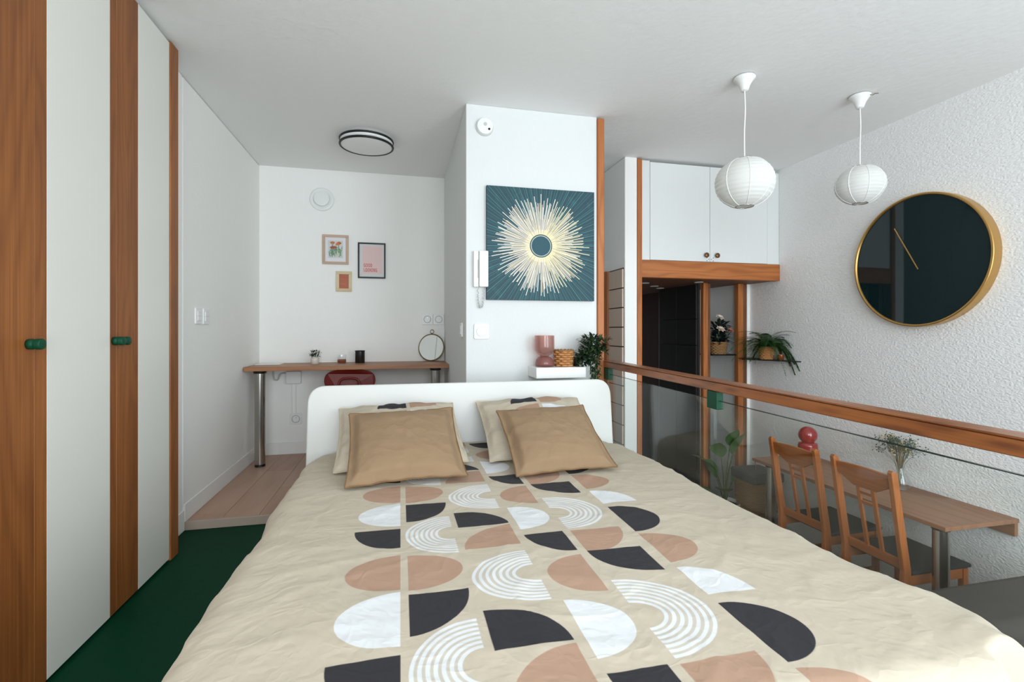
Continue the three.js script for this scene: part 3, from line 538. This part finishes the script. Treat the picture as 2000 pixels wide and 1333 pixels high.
function wicker(t, r0, r1, h, rows, stakes, mat, sq = 2, th = 0.004) {       // woven wall of wavy strands
  const list = [];
  for (let k = 0; k < rows; k++) {
    const f = (k + 0.5) / rows, R = mix(r0, r1, f), pts = [], n = stakes * 4;
    for (let i = 0; i < n; i++) { const a = i / n * 6.2832, e = Math.pow(Math.pow(Math.abs(Math.cos(a)), sq) + Math.pow(Math.abs(Math.sin(a)), sq), -1 / sq), q = (R + th * 0.9 * Math.cos(i * Math.PI / 4 * 2 + k * Math.PI)) * e; pts.push(V(q * Math.cos(a), f * h, q * Math.sin(a))); }
    const g = new THREE.TubeGeometry(new THREE.CatmullRomCurve3(pts, true), n * 2, h / rows * 0.56, 5, true); list.push(g);
  }
  const m = part(t, 'weave', merge(list), mat);
  const core = []; for (let i = 0; i <= 8; i++) core.push([mix(r0, r1, i / 8) * 0.985, i / 8 * h]);
  if (sq === 2) part(t, 'inner_wall', lathe([[0, 0.002], ...core], 40), mt.wickerDark);
  return m;
}
{ const t = thing('wicker_basket', 'small tan woven basket on the white shelf', 'basket', [0.985, SY, -2.845]);
  t.rotation.y = 0.3; wicker(t, 0.042, 0.049, 0.095, 7, 6, mt.wicker, 3.2, 0.009);
  const pts = []; for (let i = 0; i < 60; i++) { const a = i / 60 * 6.2832, e = Math.pow(Math.abs(Math.cos(a)) ** 3.2 + Math.abs(Math.sin(a)) ** 3.2, -1 / 3.2); pts.push(V(0.051 * e * Math.cos(a), 0.097 + 0.003 * Math.sin(a * 14), 0.051 * e * Math.sin(a))); }
  part(t, 'braided_rim', new THREE.TubeGeometry(new THREE.CatmullRomCurve3(pts, true), 120, 0.006, 6, true), mt.wickerDark);
  part(t, 'bottom', B(-0.042, 0.042, 0, 0.006, -0.042, 0.042, 0.002), mt.wickerDark); }
{ const t = thing('trailing_plant', 'dark green trailing plant hanging off the white shelf end', 'plant', [1.066, SY, -2.845]);
  part(t, 'pot', lathe([[0, 0], [0.020, 0], [0.025, 0.055], [0.022, 0.055], [0.021, 0.045], [0, 0.045]]), mt.black);
  const list = [[], []];
  for (let i = 0; i < 760; i++) { const a = rr(0, 6.283), q = Math.pow(rnd(), 0.6); const L = rr(0.026, 0.042), l = leafGeo(L, L * 0.46); l.rotateX(rr(-0.9, 0.9)); l.rotateY(a + rr(-0.5, 0.5)); const y = rr(-0.10, 0.075) * (1 - 0.25 * q), x = (y < -0.03 ? 0.06 : 0.095) + q * (0.078 + 0.2 * y) * Math.sin(a); l.translate(x, 0.115 + y, Math.max(0.06 + q * 0.055 * Math.cos(a), -0.05)); list[i % 4 ? 0 : 1].push(l); }
  for (let i = 0; i < 130; i++) { const L = rr(0.022, 0.034), l = leafGeo(L, L * 0.46); l.rotateX(rr(-0.4, 1.1)); l.rotateY(rr(-1.4, 1.4)); l.translate(rr(-0.026, 0.05), rr(0.008, 0.1), rr(0.024, 0.06)); list[i % 4 ? 0 : 1].push(l); }
  const strands = [[0.05, 0.105], [0.06, 0.115], [0.075, 0.105], [0.09, 0.10], [0.068, 0.125], [0.10, 0.11]];
  const st = [];
  for (const [x, z] of strands) { const yb = rr(-0.13, -0.08); st.push(tube([[0.05, 0.1, 0.05], [x, 0.06, z], [x, 0.0, z + 0.02], [x + rr(-0.01, 0.01), yb, z + 0.02]], 0.0015, 14, 5)); for (let k = 0; k < 34; k++) { const y = mix(0.06, yb, k / 33), L = rr(0.02, 0.034), l = leafGeo(L, L * 0.42); l.rotateX(rr(0.2, 1.2)); l.rotateY(rr(0, 6.28)); l.translate(x + rr(-0.006, 0.006), y, z + 0.015); list[k % 5 ? 0 : 1].push(l); } }
  part(t, 'foliage', merge(list[0]), mt.leaf); part(t, 'young_leaves', merge(list[1]), mt.leafLight); part(t, 'stems', merge(st), mt.stem); }

// ------------------------------------------------------------------ glass balustrade
{
  const t = thing('glass_balustrade', 'glass balustrade with thick wooden handrail beside the bed', 'railing', [1.3, 0, -1.2]);
  const z0 = -2.925, z1 = 1.2, slope = 0.0145;              // the rail drops a little towards the window
  const sk = (g) => { const p = g.attributes.position; for (let i = 0; i < p.count; i++) p.setY(i, p.getY(i) - slope * (p.getZ(i) - z0)); return g; };
  partW(t, 'handrail', sk(B(1.285, 1.345, 0.858, 0.897, z0, z1, 0.006, 'z')), mt.railWood);
  partW(t, 'handrail_cap', sk(B(1.283, 1.352, 0.8975, 0.903, z0, z1, 0.0025, 'z')), mt.railWood);
  partW(t, 'glass_pane', sk(B(1.300, 1.308, 0.06, 0.817, z0 + 0.03, -1.815)), mt.glass);
  partW(t, 'glass_pane', sk(B(1.300, 1.308, 0.06, 0.817, -1.805, -0.728)), mt.glass);
  partW(t, 'glass_pane', sk(B(1.300, 1.308, 0.06, 0.817, -0.718, 1.15)), mt.glass);
  for (const [a, b] of [[z0 + 0.03, -1.815], [-1.805, -0.728], [-0.718, 1.15]]) partW(t, 'pane_edge', sk(B(1.2995, 1.3085, 0.8172, 0.8195, a, b)), mt.glassEdge);
  for (const z of [-2.895, -1.812, -0.722, 0.3]) {
    partW(t, 'clamp', sk(B(1.287, 1.321, 0.782, 0.8575, z - 0.034, z + 0.034, 0.004)), mt.greenPlastic, 'green plastic glass clamp');
  }
}

// ------------------------------------------------------------------ overhead cupboard, beam, niche, dark doorway
{
  const t = thing('overhead_cupboard', 'white two-door cupboard below the ceiling above the dark doorway', 'cupboard', [2.546, 1.66, -3.75]);
  partW(t, 'body', B(1.892, XR - 0.002, 1.667, CE - 0.02, -4.1, -3.585), mt.doorWhite);
  partW(t, 'filler_strip', B(1.893, 1.968, 1.668, CE - 0.012, -3.585, -3.568, 0.002), mt.doorWhite);
  partW(t, 'filler_strip', B(3.082, XR - 0.002, 1.668, CE - 0.03, -3.585, -3.568, 0.002), mt.doorWhite);
  for (const [a, b, k] of [[1.9705, 2.5185, 2.476], [2.5215, 3.0795, 2.578]]) {
    const d = partW(t, 'door', B(a, b, 1.670, CE - 0.022, -3.585, -3.566, 0.002), mt.doorWhite);
    const g = lathe([[0, 0], [0.009, 0], [0.009, 0.012], [0.02, 0.018], [0.021, 0.024], [0.014, 0.03], [0, 0.031]], 28); g.rotateX(Math.PI / 2); g.translate(k, 1.722, -3.566);
    partW(d, 'knob', g, mt.bronze, 'round bronze knob');
    const s = Math.sign(k - 2.52); for (const [dx, dy] of [[0.012, 0], [0.03, -0.012], [0.03, 0.012]]) { const h = cyl(0.0035, 0.0035, 0.002, 10); h.rotateX(Math.PI / 2); h.translate(2.52 + s * dx, 1.69 + dy, -3.5655); partW(d, 'screw_hole', h, mt.black); }
  }
}
struct('trim_4', B(1.892, XR - 0.001, 1.525, 1.666, -3.63, -3.556, 0.004, 'x'), mt.frameWood);      // beam under the cupboard
struct('ceiling_doorway', B(1.851, XR - 0.001, 1.53, 1.62, -6.2, -3.63), mt.darkWood);  // dark wood tone stands in for part of the shade in the passage
{ // open niche between two uprights, and the dark doorway beside it
  const g = structGroup('wall_niche');
  part(g, 'upright', B(2.689, 2.736, LOW, 1.53, -3.95, -3.90, 0.004), mt.frameWood);
  part(g, 'upright_lining', B(2.736, 2.80, LOW, 1.53, -4.0, -3.955, 0.003), mt.darkWood);
  part(g, 'upright', B(3.053, 3.108, LOW, 1.53, -3.95, -3.90, 0.004), mt.frameWood);
  part(g, 'upright_lining', B(3.108, 3.168, LOW, 1.53, -3.96, -3.93, 0.003), mt.darkWood);
  part(g, 'side_bead', B(3.168, XR, LOW, 1.53, -3.96, -3.925, 0.004), mt.wall);
  part(g, 'side_panel', B(3.11, 3.168, LOW, 1.53, -4.55, -3.96), mt.wall);
  part(g, 'back_panel', B(2.69, 3.168, LOW, 1.53, -4.59, -4.55), mt.wall);
  const d = structGroup('door_2');
  part(d, 'jamb', B(1.892, 1.93, LOW, 1.53, -3.75, -3.64, 0.004), mt.darkWood);
}
{ // the cupboard that lines the passage behind the doorway, one seam across, steel strip at its far end
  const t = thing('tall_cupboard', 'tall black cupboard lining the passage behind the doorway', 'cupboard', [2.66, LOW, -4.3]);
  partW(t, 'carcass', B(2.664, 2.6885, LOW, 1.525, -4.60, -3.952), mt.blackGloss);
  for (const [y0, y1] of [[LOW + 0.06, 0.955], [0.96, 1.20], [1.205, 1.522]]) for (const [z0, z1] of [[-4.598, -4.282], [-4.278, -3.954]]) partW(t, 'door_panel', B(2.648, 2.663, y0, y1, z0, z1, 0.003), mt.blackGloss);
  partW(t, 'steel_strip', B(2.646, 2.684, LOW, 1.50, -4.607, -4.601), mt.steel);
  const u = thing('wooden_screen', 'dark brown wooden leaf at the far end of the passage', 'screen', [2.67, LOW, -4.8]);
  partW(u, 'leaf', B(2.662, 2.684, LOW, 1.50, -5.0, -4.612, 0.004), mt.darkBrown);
}
for (const [x, z, l] of [[2.175, -4.03, 'small round spotlight in the doorway ceiling beside the wooden post'], [2.416, -4.29, 'small round spotlight in the doorway ceiling, middle of the left three'], [2.59, -4.486, 'small round spotlight in the doorway ceiling, deepest of the left three'], [2.60, -3.84, 'small round spotlight in the doorway ceiling near the niche upright']]) {
  const t = thing('downlight', l, 'spotlight', [x, 1.53, z], 0, 'spotlights in the doorway ceiling');
  part(t, 'rim', lathe([[0.026, 0], [0.04, -0.001], [0.038, -0.006], [0.026, -0.004]], 28), mt.plastic);
  part(t, 'lens', lathe([[0, -0.002], [0.026, -0.002]], 28), mt.plasticGrey);
}
{ const t = thing('niche_shelf', 'thin dark shelf board between the niche uprights', 'shelf', [2.93, 0.862, -4.05]);
  part(t, 'board', B(-0.13, 0.12, 0, 0.012, -0.09, 0.13, 0.002), mt.black); }
{ const t = thing('flower_pot', 'cream artificial flowers in a woven pot inside the niche', 'plant', [2.905, 0.875, -3.99]);
  wicker(t, 0.062, 0.078, 0.115, 9, 12, mt.wickerDark, 2, 0.004);
  part(t, 'soil', lathe([[0, 0.1], [0.072, 0.1]], 24), mt.soil);
  const L = []; for (let i = 0; i < 230; i++) { const a = rr(0, 6.283), q = Math.sqrt(rnd()), l = leafGeo(rr(0.045, 0.075), 0.03); l.rotateX(rr(-0.8, 0.5)); l.rotateY(a); l.translate(q * 0.075 * Math.sin(a) + 0.02, 0.10 + 0.2 * Math.pow(rnd(), 1.5), Math.max(-0.08, q * 0.06 * Math.cos(a))); L.push(l); }
  part(t, 'foliage', merge(L), mt.leafDark);
  part(t, 'stems', merge([seg([0, 0.1, 0], [-0.01, 0.34, 0.03], 0.003), seg([0, 0.1, 0], [-0.03, 0.23, 0.06], 0.003), seg([0.01, 0.1, 0], [0.09, 0.22, 0.04], 0.003), seg([0, 0.1, 0], [0.0, 0.36, 0.0], 0.002)]), mt.stem);
  const flower = (x, y, z, R, m) => { const p = []; for (let r = 0; r < 3; r++) for (let k = 0; k < 7; k++) { const l = leafGeo(R * (1 - r * 0.22), R * 0.62, 0.3); l.rotateX(-0.25 - r * 0.4); l.rotateY(k / 7 * 6.283 + r * 0.4); p.push(l); } const g = merge(p); g.rotateX(0.7); g.translate(x, y, z); part(t, 'flower', g, m); };
  flower(-0.012, 0.335, 0.035, 0.045, mt.petal); flower(-0.03, 0.225, 0.07, 0.05, mt.petal); flower(0.095, 0.215, 0.045, 0.038, mt.petalPink); }
{ // corner shelf with fern
  const t = thing('corner_shelf', 'thin black corner shelf on the rough white wall', 'shelf', [3.15, 0.835, -3.75]);
  const s = new THREE.Shape(); s.moveTo(2.965 - 3.15, 3.74 - 3.75); s.lineTo(3.198 - 3.15, 3.33 - 3.75); s.lineTo(3.198 - 3.15, 3.92 - 3.75); s.lineTo(3.05 - 3.15, 3.89 - 3.75); s.closePath();
  const g = extr(s, 0.008, 0.001); g.rotateX(-Math.PI / 2); part(t, 'board', g, mt.black);
  const f = thing('potted_fern', 'bushy green fern in a woven pot on the corner shelf', 'plant', [3.118, 0.844, -3.62]);
  wicker(f, 0.048, 0.058, 0.115, 9, 10, mt.wicker, 2, 0.003); part(f, 'soil', lathe([[0, 0.1], [0.052, 0.1]], 24), mt.soil);
  for (let i = 0; i < 64; i++) {
    const a = i % 5 < 2 ? rr(2.0, 4.4) : i % 5 < 4 ? rr(4.2, 5.9) : rr(0.2, 1.8), L = rr(0.2, 0.33), up = rr(0.3, 1.5);       // azimuth: mostly away from the wall
    const pts = []; for (let k = 0; k <= 10; k++) { const u = k / 10; pts.push(V(L * u * Math.cos(up * (1 - u * 0.7)) , 0.11 + L * (Math.sin(up) * u * 1.1 - 0.95 * u * u * (1.2 - 0.35 * up)), 0)); }
    const cv = new THREE.CatmullRomCurve3(pts), gs = [new THREE.TubeGeometry(cv, 12, 0.0012, 4)];
    for (let k = 2; k <= 26; k++) for (const sd of [-1, 1]) { const u = k / 26, p = cv.getPoint(u), W = 0.036 * Math.sin(Math.PI * Math.pow(u, 0.6)) + 0.006, l = leafGeo(W, 0.010, 0.1, 2); l.rotateY(sd * 1.15 + (sd > 0 ? 0.6 : 2.0) * 0 ); l.rotateX(0.25); l.rotateY(Math.PI / 2); l.translate(p.x, p.y, p.z); gs.push(l); }
    const g2 = merge(gs); g2.rotateY(a); const p = g2.attributes.position; for (let j = 0; j < p.count; j++) if (p.getX(j) > 0.074) p.setX(j, 0.074 - 0.003 * (j % 5));
    part(f, 'frond', g2, mt.fern);
  }
  const c = thing('tealight_holder', 'small amber candle holder beside the fern pot', 'candle', [3.155, 0.844, -3.50]);
  part(c, 'cup', lathe([[0, 0], [0.024, 0], [0.026, 0.045], [0.023, 0.045], [0.021, 0.004], [0, 0.004]], 28), M(C(150, 84, 44), 0.3, { metalness: 0.4 })); part(c, 'wax', lathe([[0, 0.034], [0.0225, 0.034]], 24), mt.petal);
}

// ------------------------------------------------------------------ pendant lanterns
function lantern(label, x, z, yc, R, Hh, wire) {
  const t = thing('paper_lantern', label, 'pendant lamp', [x, CE, z], 0, 'round paper pendant lanterns');
  part(t, 'canopy', lathe([[0, -0.002], [0.055, -0.002], [0.056, -0.012], [0.046, -0.022], [0.03, -0.045], [0.021, -0.07], [0.018, -0.078], [0, -0.08]], 40), mt.plastic);
  part(t, 'cord', tube([[0, -0.078, 0], [0.004, -0.18, 0], [-0.003, -0.30, 0.002], [0, yc + Hh / 2 - CE - 0.03, 0]], 0.0035, 40, 8), mt.cord);
  const pts = [], N = 15, hole = 0.30, a0 = Math.asin(hole);
  for (let i = 0; i <= N * 6; i++) { const u = i / (N * 6), a = mix(a0, Math.PI - a0, u), rib = Math.abs(Math.sin(u * N * Math.PI)); pts.push([R * Math.sin(a) * (1 - 0.016 * rib * rib), Hh / 2 * Math.cos(a) / Math.cos(a0)]); }
  const sh = part(t, 'paper_shade', lathe(pts, 72), mt.paper); sh.position.y = yc - CE;
  const seams = []; for (let k = 0; k < 8; k++) { const a = k / 8 * 6.283 + 0.5; seams.push(tube(pts.filter((_, i) => i % 3 === 0).map(([r, y]) => [(r + 0.0006) * Math.cos(a), y, (r + 0.0006) * Math.sin(a)]), 0.0022, 60, 4)); }
  part(sh, 'seam', merge(seams), mt.cord);
  const rings = []; for (const s of [1, -1]) { const g = new THREE.TorusGeometry(R * hole, 0.0025, 6, 40); g.rotateX(Math.PI / 2); g.translate(0, s * Hh / 2, 0); rings.push(g); } part(sh, 'wire_ring', merge(rings), mt.steel);
  const bulb = part(t, 'bulb', lathe([[0, -0.06], [0.02, -0.055], [0.03, -0.03], [0.025, 0], [0.014, 0.03], [0.014, 0.06], [0, 0.06]], 24), mt.plastic); bulb.position.y = yc - CE + 0.04;
  if (wire) part(t, 'loose_wire', tube([[0.01, -0.012, 0.04], [0.03, -0.02, 0.055], [0.05, -0.008, 0.05], [0.075, -0.004, 0.05]], 0.002, 20, 5), mt.brass);
}
lantern('round white paper lantern hanging in front of the overhead cupboard', 1.834, -2.292, 1.905, 0.152, 0.258, false);
lantern('flattened white paper lantern hanging beside the big round clock', 2.640, -2.318, 1.955, 0.129, 0.216, true);

// ------------------------------------------------------------------ clock
{
  const t = thing('wall_clock', 'huge round dark green clock with gold rim on the rough wall', 'clock', [XR, 1.536, -2.385], -Math.PI / 2);
  const R = 0.415;
  const rim = lathe([[R - 0.012, 0.001], [R, 0.001], [R + 0.001, 0.058], [R - 0.002, 0.064], [R - 0.012, 0.064], [R - 0.014, 0.056], [R - 0.016, 0.05]], 120); rim.rotateX(Math.PI / 2); part(t, 'gold_rim', rim, mt.gold);
  const face = cyl(R - 0.013, R - 0.013, 0.05, 120); face.rotateX(Math.PI / 2); face.translate(0, 0, 0.027); part(t, 'glass_face', face, mt.clockGlass);
  const h = B(-0.0035, 0.0035, -0.03, 0.29, 0.053, 0.056, 0.001); h.rotateZ(0.48); h.translate(0, -0.03, 0); part(t, 'hand', h, mt.gold);
}

// ------------------------------------------------------------------ lower room: table, chairs, sofa, small things
{
  const t = thing('wall_table', 'narrow wooden table fixed along the rough wall', 'table', [2.93, LOW, -2.6]), Y = 0.097;
  partW(t, 'table_top', B(2.69, XR - 0.002, Y - 0.022, Y, -3.28, -1.895, 0.002, 'z'), mt.tableWood);
  partW(t, 'wall_batten', B(XR - 0.026, XR - 0.002, Y - 0.094, Y - 0.0225, -3.2, -1.90, 0.002, 'z'), mt.tableWood);
  for (const z of [-3.14, -1.955]) { const l = partW(t, 'leg', seg([2.745, LOW + 0.01, z], [2.745, Y - 0.036, z], 0.036, 0.036, 40), mt.steel); partW(l, 'collar', seg([2.745, Y - 0.036, z], [2.745, Y - 0.0225, z], 0.04, 0.04, 32), mt.black); partW(l, 'foot', seg([2.745, LOW, z], [2.745, LOW + 0.01, z], 0.037, 0.037, 32), mt.black); }
}
function diningChair(label, x, z, turn) {                    // faces +x, origin on the floor under the seat's rear edge
  const t = thing('dining_chair', label, 'chair', [x, LOW, z], turn, 'wooden chairs at the wall table');
  const W = 0.19, backX = (y) => y < 0.44 ? 0.02 * (0.44 - y) * -1 : -0.0 - 0.19 * (y - 0.44);
  for (const s of [-1, 1]) {
    const sh = new THREE.Shape(); sh.moveTo(backX(0) - 0.035, 0); sh.lineTo(backX(0), 0); sh.lineTo(0.008, 0.30); sh.lineTo(0.008, 0.46); sh.lineTo(backX(0.985) + 0.02, 0.985); sh.lineTo(backX(0.985) - 0.004, 0.995); sh.lineTo(backX(0.985) - 0.012, 0.985); sh.lineTo(-0.032, 0.46); sh.lineTo(-0.034, 0.30); sh.closePath();
    const g = extr(sh, 0.028, 0.004); g.translate(0, 0, s * (W - 0.013) - 0.014); part(t, 'rear_post', uvm(g, 'y', s * 0.3), mt.chairWood);
  }
  const slab = (pts, y, th, name) => part(t, name, uvm(extr(pts, th, 0.002), 'x', y), mt.chairWood);
  const lean = (g, y0) => { const p = g.attributes.position; for (let i = 0; i < p.count; i++) { const yy = p.getY(i); const zz = p.getZ(i), xx = p.getX(i); p.setXYZ(i, backX(yy) - 0.004 + zz, yy, xx); } g.computeVertexNormals(); return g; };
  const top = new THREE.Shape(), e = W - 0.026; top.moveTo(-e, 0.905); top.quadraticCurveTo(-e * 0.6, 0.868, -e * 0.42, 0.850); top.lineTo(e * 0.42, 0.850); top.quadraticCurveTo(e * 0.6, 0.868, e, 0.905); top.lineTo(e, 0.962); top.quadraticCurveTo(0, 0.978, -e, 0.962); top.closePath();
  part(t, 'top_rail', lean(uvm(extr(top, 0.02, 0.003), 'x', 0.2)), mt.chairWood);
  const low = roundRect(2 * e, 0.05, 0.004); const lg = extr(low, 0.02, 0.002); lg.translate(0, 0.475, 0); part(t, 'lower_rail', lean(uvm(lg, 'x', 0.7)), mt.chairWood);
  for (const s of [-1, 1]) { const q = roundRect(0.018, 0.38, 0.003), g = extr(q, 0.014, 0.002); const p = g.attributes.position; g.translate(s * 0.045, 0.674, 0.003); part(t, 'back_slat', lean(uvm(g, 'y', s)), mt.chairWood); }
  for (const y of [0.815, 0.760]) { const g = extr(roundRect(0.074, 0.014, 0.002), 0.012, 0.002); g.translate(0, y, 0.004); part(t, 'cross_bar', lean(uvm(g, 'x', y)), mt.chairWood); }
  for (const s of [-1, 1]) { part(t, 'front_leg', B(0.375, 0.41, 0, 0.43, s * (W - 0.012) - 0.016, s * (W - 0.012) + 0.016, 0.003), mt.chairWood); part(t, 'side_rail', B(0.006, 0.376, 0.375, 0.43, s * (W - 0.012) - 0.009, s * (W - 0.012) + 0.009, 0.002, 'x'), mt.chairWood); part(t, 'stretcher', B(0.0, 0.376, 0.17, 0.195, s * (W - 0.012) - 0.008, s * (W - 0.012) + 0.008, 0.002, 'x'), mt.chairWood); }
  part(t, 'front_rail', B(0.38, 0.405, 0.375, 0.43, -W + 0.03, W - 0.03, 0.002, 'z'), mt.chairWood);
  part(t, 'seat', B(0.012, 0.43, 0.432, 0.456, -W - 0.008, W + 0.008, 0.010), mt.darkFabric, 'dark grey upholstered seat');
}
diningChair('brown wooden dining chair nearer the wicker laundry basket', 2.655, -2.735, 0.03);
diningChair('brown wooden dining chair nearer the grey sofa', 2.655, -2.235, 0.0);
{
  const t = thing('sofa', 'dark grey fabric sofa in the lower room', 'sofa', [2.4, LOW, -0.8]);
  partW(t, 'base', B(1.95, 2.95, LOW + 0.06, LOW + 0.30, -1.66, 0.6, 0.03), mt.sofa);
  partW(t, 'armrest', B(1.9, 3.0, LOW + 0.06, -0.03, -1.68, -1.36, 0.06), mt.sofa);
  partW(t, 'armrest', B(1.9, 3.0, LOW + 0.06, -0.03, 0.5, 0.75, 0.06), mt.sofa);
  partW(t, 'backrest', B(2.74, 3.0, LOW + 0.3, 0.06, -1.36, 0.5, 0.06), mt.sofa);
  for (const [a, b] of [[-1.355, -0.44], [-0.435, 0.49]]) partW(t, 'seat_cushion', B(1.92, 2.73, LOW + 0.302, LOW + 0.45, a, b, 0.04), mt.sofa);
  for (const [x, z] of [[2.0, -1.6], [2.9, -1.6], [2.0, 0.6], [2.9, 0.6]]) partW(t, 'foot', B(x - 0.02, x + 0.02, LOW, LOW + 0.06, z - 0.02, z + 0.02), mt.black);
}
{ const t = thing('laundry_basket', 'tall wicker laundry basket with grey cloth lining by the niche', 'basket', [3.0, LOW, -3.60]);
  wicker(t, 0.115, 0.135, 0.50, 34, 14, mt.wickerDark, 5, 0.004);
  const box = (y0, y1, r) => B(-r, r, y0, y1, -r, r, 0.02);
  part(t, 'inner_wall', box(0.0, 0.49, 0.115), mt.wickerDark);
  const g = box(0.46, 0.545, 0.152), p = g.attributes.position; for (let i = 0; i < p.count; i++) { const x = p.getX(i), z = p.getZ(i), y = p.getY(i); p.setXYZ(i, x + 0.006 * noise(z * 20, y * 20), y + 0.008 * noise(x * 18, z * 18, 4), z + 0.006 * noise(x * 20, y * 20, 7)); } g.computeVertexNormals();
  part(t, 'cloth_lining', g, mt.greyCloth); part(t, 'handle_stick', seg([-0.02, 0.53, 0.02], [-0.03, 0.63, 0.02], 0.004), mt.wickerDark); }
{ const t = thing('large_leaf_plant', 'leafy potted plant with broad leaves behind the glass', 'plant', [2.79, LOW, -3.74]);
  part(t, 'pot', lathe([[0, 0], [0.1, 0], [0.13, 0.24], [0.12, 0.24], [0.112, 0.21], [0, 0.21]]), mt.ceramicWhite); part(t, 'soil', lathe([[0, 0.212], [0.112, 0.212]]), mt.soil);
  for (const [az, tilt, L, h] of [[0.4, 0.35, 0.26, 0.66], [2.9, 0.9, 0.24, 0.60], [4.4, 0.8, 0.26, 0.50], [3.6, 0.5, 0.24, 0.42], [5.6, 1.0, 0.22, 0.34], [1.6, 1.0, 0.2, 0.40], [4.0, 1.2, 0.22, 0.28], [0.0, 0.4, 0.2, 0.74]]) {
    const b = [0.07 * Math.sin(az), h, 0.07 * Math.cos(az)]; part(t, 'stem', tube([[0, 0.2, 0], [b[0] * 0.4, h * 0.7, b[2] * 0.4], b], 0.005, 12, 6), mt.stem);
    const l = leafGeo(L, L * 0.66, 0.12, 10); l.rotateX(-1.3 + tilt); l.rotateY(az); l.translate(...b); const q = l.attributes.position; for (let i = 0; i < q.count; i++) { if (q.getX(i) > 0.2) q.setX(i, 0.2); if (q.getZ(i) < -0.17) q.setZ(i, -0.17); } part(t, 'leaf', l, mt.bigLeaf);
  } }
const TY = 0.098;
{ let t = thing('red_ornament', 'glossy red glass ornament with ball top on the wall table', 'ornament', [2.985, TY, -3.045]);
  part(t, 'stand', lathe([[0, 0], [0.05, 0], [0.052, 0.018], [0.03, 0.03], [0, 0.03]], 36), mt.black);
  part(t, 'body', lathe([[0, 0.03], [0.062, 0.03], [0.067, 0.05], [0.067, 0.135], [0.062, 0.155], [0.04, 0.162], [0, 0.162]], 40), mt.redGloss);
  const pts = []; for (let i = 0; i <= 20; i++) { const a = i / 20 * Math.PI; pts.push([0.064 * Math.sin(a), 0.213 - 0.064 * Math.cos(a)]); } part(t, 'ball', lathe(pts, 40), mt.redGloss);
  for (const [dx, z, l, s] of [[0, -2.86, 'small dark brown pebble dish on the table between the chairs', 1], [0.03, -2.79, 'small mottled shell on the table beside the dark dish', 0.85]]) { t = thing(s === 1 ? 'trinket_dish' : 'seashell', l, s === 1 ? 'dish' : 'shell', [3.09 + dx, TY, z]); part(t, 'body', lathe(s === 1 ? [[0, 0], [0.03, 0], [0.038, 0.022], [0.034, 0.024], [0.026, 0.008], [0, 0.008]] : [[0, 0], [0.02, 0.002], [0.03, 0.012], [0.022, 0.024], [0.01, 0.034], [0, 0.036]], 24), s === 1 ? mt.darkBrown : M(C(150, 126, 108), 0.5)); if (s === 1) { const b = new THREE.IcosahedronGeometry(0.02, 2); b.scale(1, 0.7, 1); b.translate(0, 0.022, 0); part(t, 'pebble', b, mt.bronze); } }
  t = thing('flower_vase', 'clear glass vase of dried flowers on the wall table', 'vase', [3.085, TY, -2.435]);
  part(t, 'vase', lathe([[0, 0], [0.046, 0], [0.056, 0.02], [0.054, 0.048], [0.036, 0.09], [0.022, 0.125], [0.027, 0.145], [0.0245, 0.145], [0.0195, 0.125], [0.033, 0.09], [0.051, 0.048], [0.052, 0.022], [0.042, 0.006], [0, 0.006]], 40), mt.clearGlass);
  const st = [], pale = [], dark = [], straw = [];
  for (let i = 0; i < 60; i++) {
    const a = rr(0, 6.283), sp = rr(0.02, 0.115), h = rr(0.235, 0.325), ex = Math.min(sp * Math.cos(a) - 0.01, 0.09), ez = sp * Math.sin(a) * 1.1;
    const mid = [ex * 0.2, 0.15, ez * 0.2]; const g = tube([[ex * 0.1, 0.02, ez * 0.1], mid, [ex * 0.6, 0.15 + (h - 0.15) * 0.6, ez * 0.6], [ex, h, ez]], 0.0011, 12, 4); (i % 3 ? st : straw).push(g);
    for (let k = 0; k < 10; k++) { const b = new THREE.IcosahedronGeometry(rr(0.0025, 0.005), 0); const d = i % 5 === 0 ? 0.018 : 0.026; b.translate(Math.min(ex + rr(-d, d), 0.105), h + rr(-0.03, 0.02), ez + rr(-d, d)); (i % 5 === 0 ? pale : dark).push(b); if (k < 3) st.push(seg([ex * 0.8, h * 0.9, ez * 0.8], [Math.min(ex + rr(-d, d), 0.105), h, ez + rr(-d, d)], 0.0006, 0.0006, 4)); }
  }
  for (let k = 0; k < 5; k++) { const p = []; for (let q = 0; q < 9; q++) { const l = leafGeo(0.022, 0.009, 0.2); l.rotateX(-0.4); l.rotateY(q * 0.7); p.push(l); } const g = merge(p); g.translate(rr(-0.05, 0.0), rr(0.22, 0.27), rr(0.02, 0.08)); pale.push(g); }
  part(t, 'stems', merge(st), mt.driedGreen); part(t, 'straw_stems', merge(straw), mt.straw); part(t, 'seed_heads', merge(dark), mt.driedGreen); part(t, 'pale_blossoms', merge(pale), mt.strawPale);
}

scene.traverse((o) => { if (o.isMesh) lit(o); });
renderer.render(scene, camera);
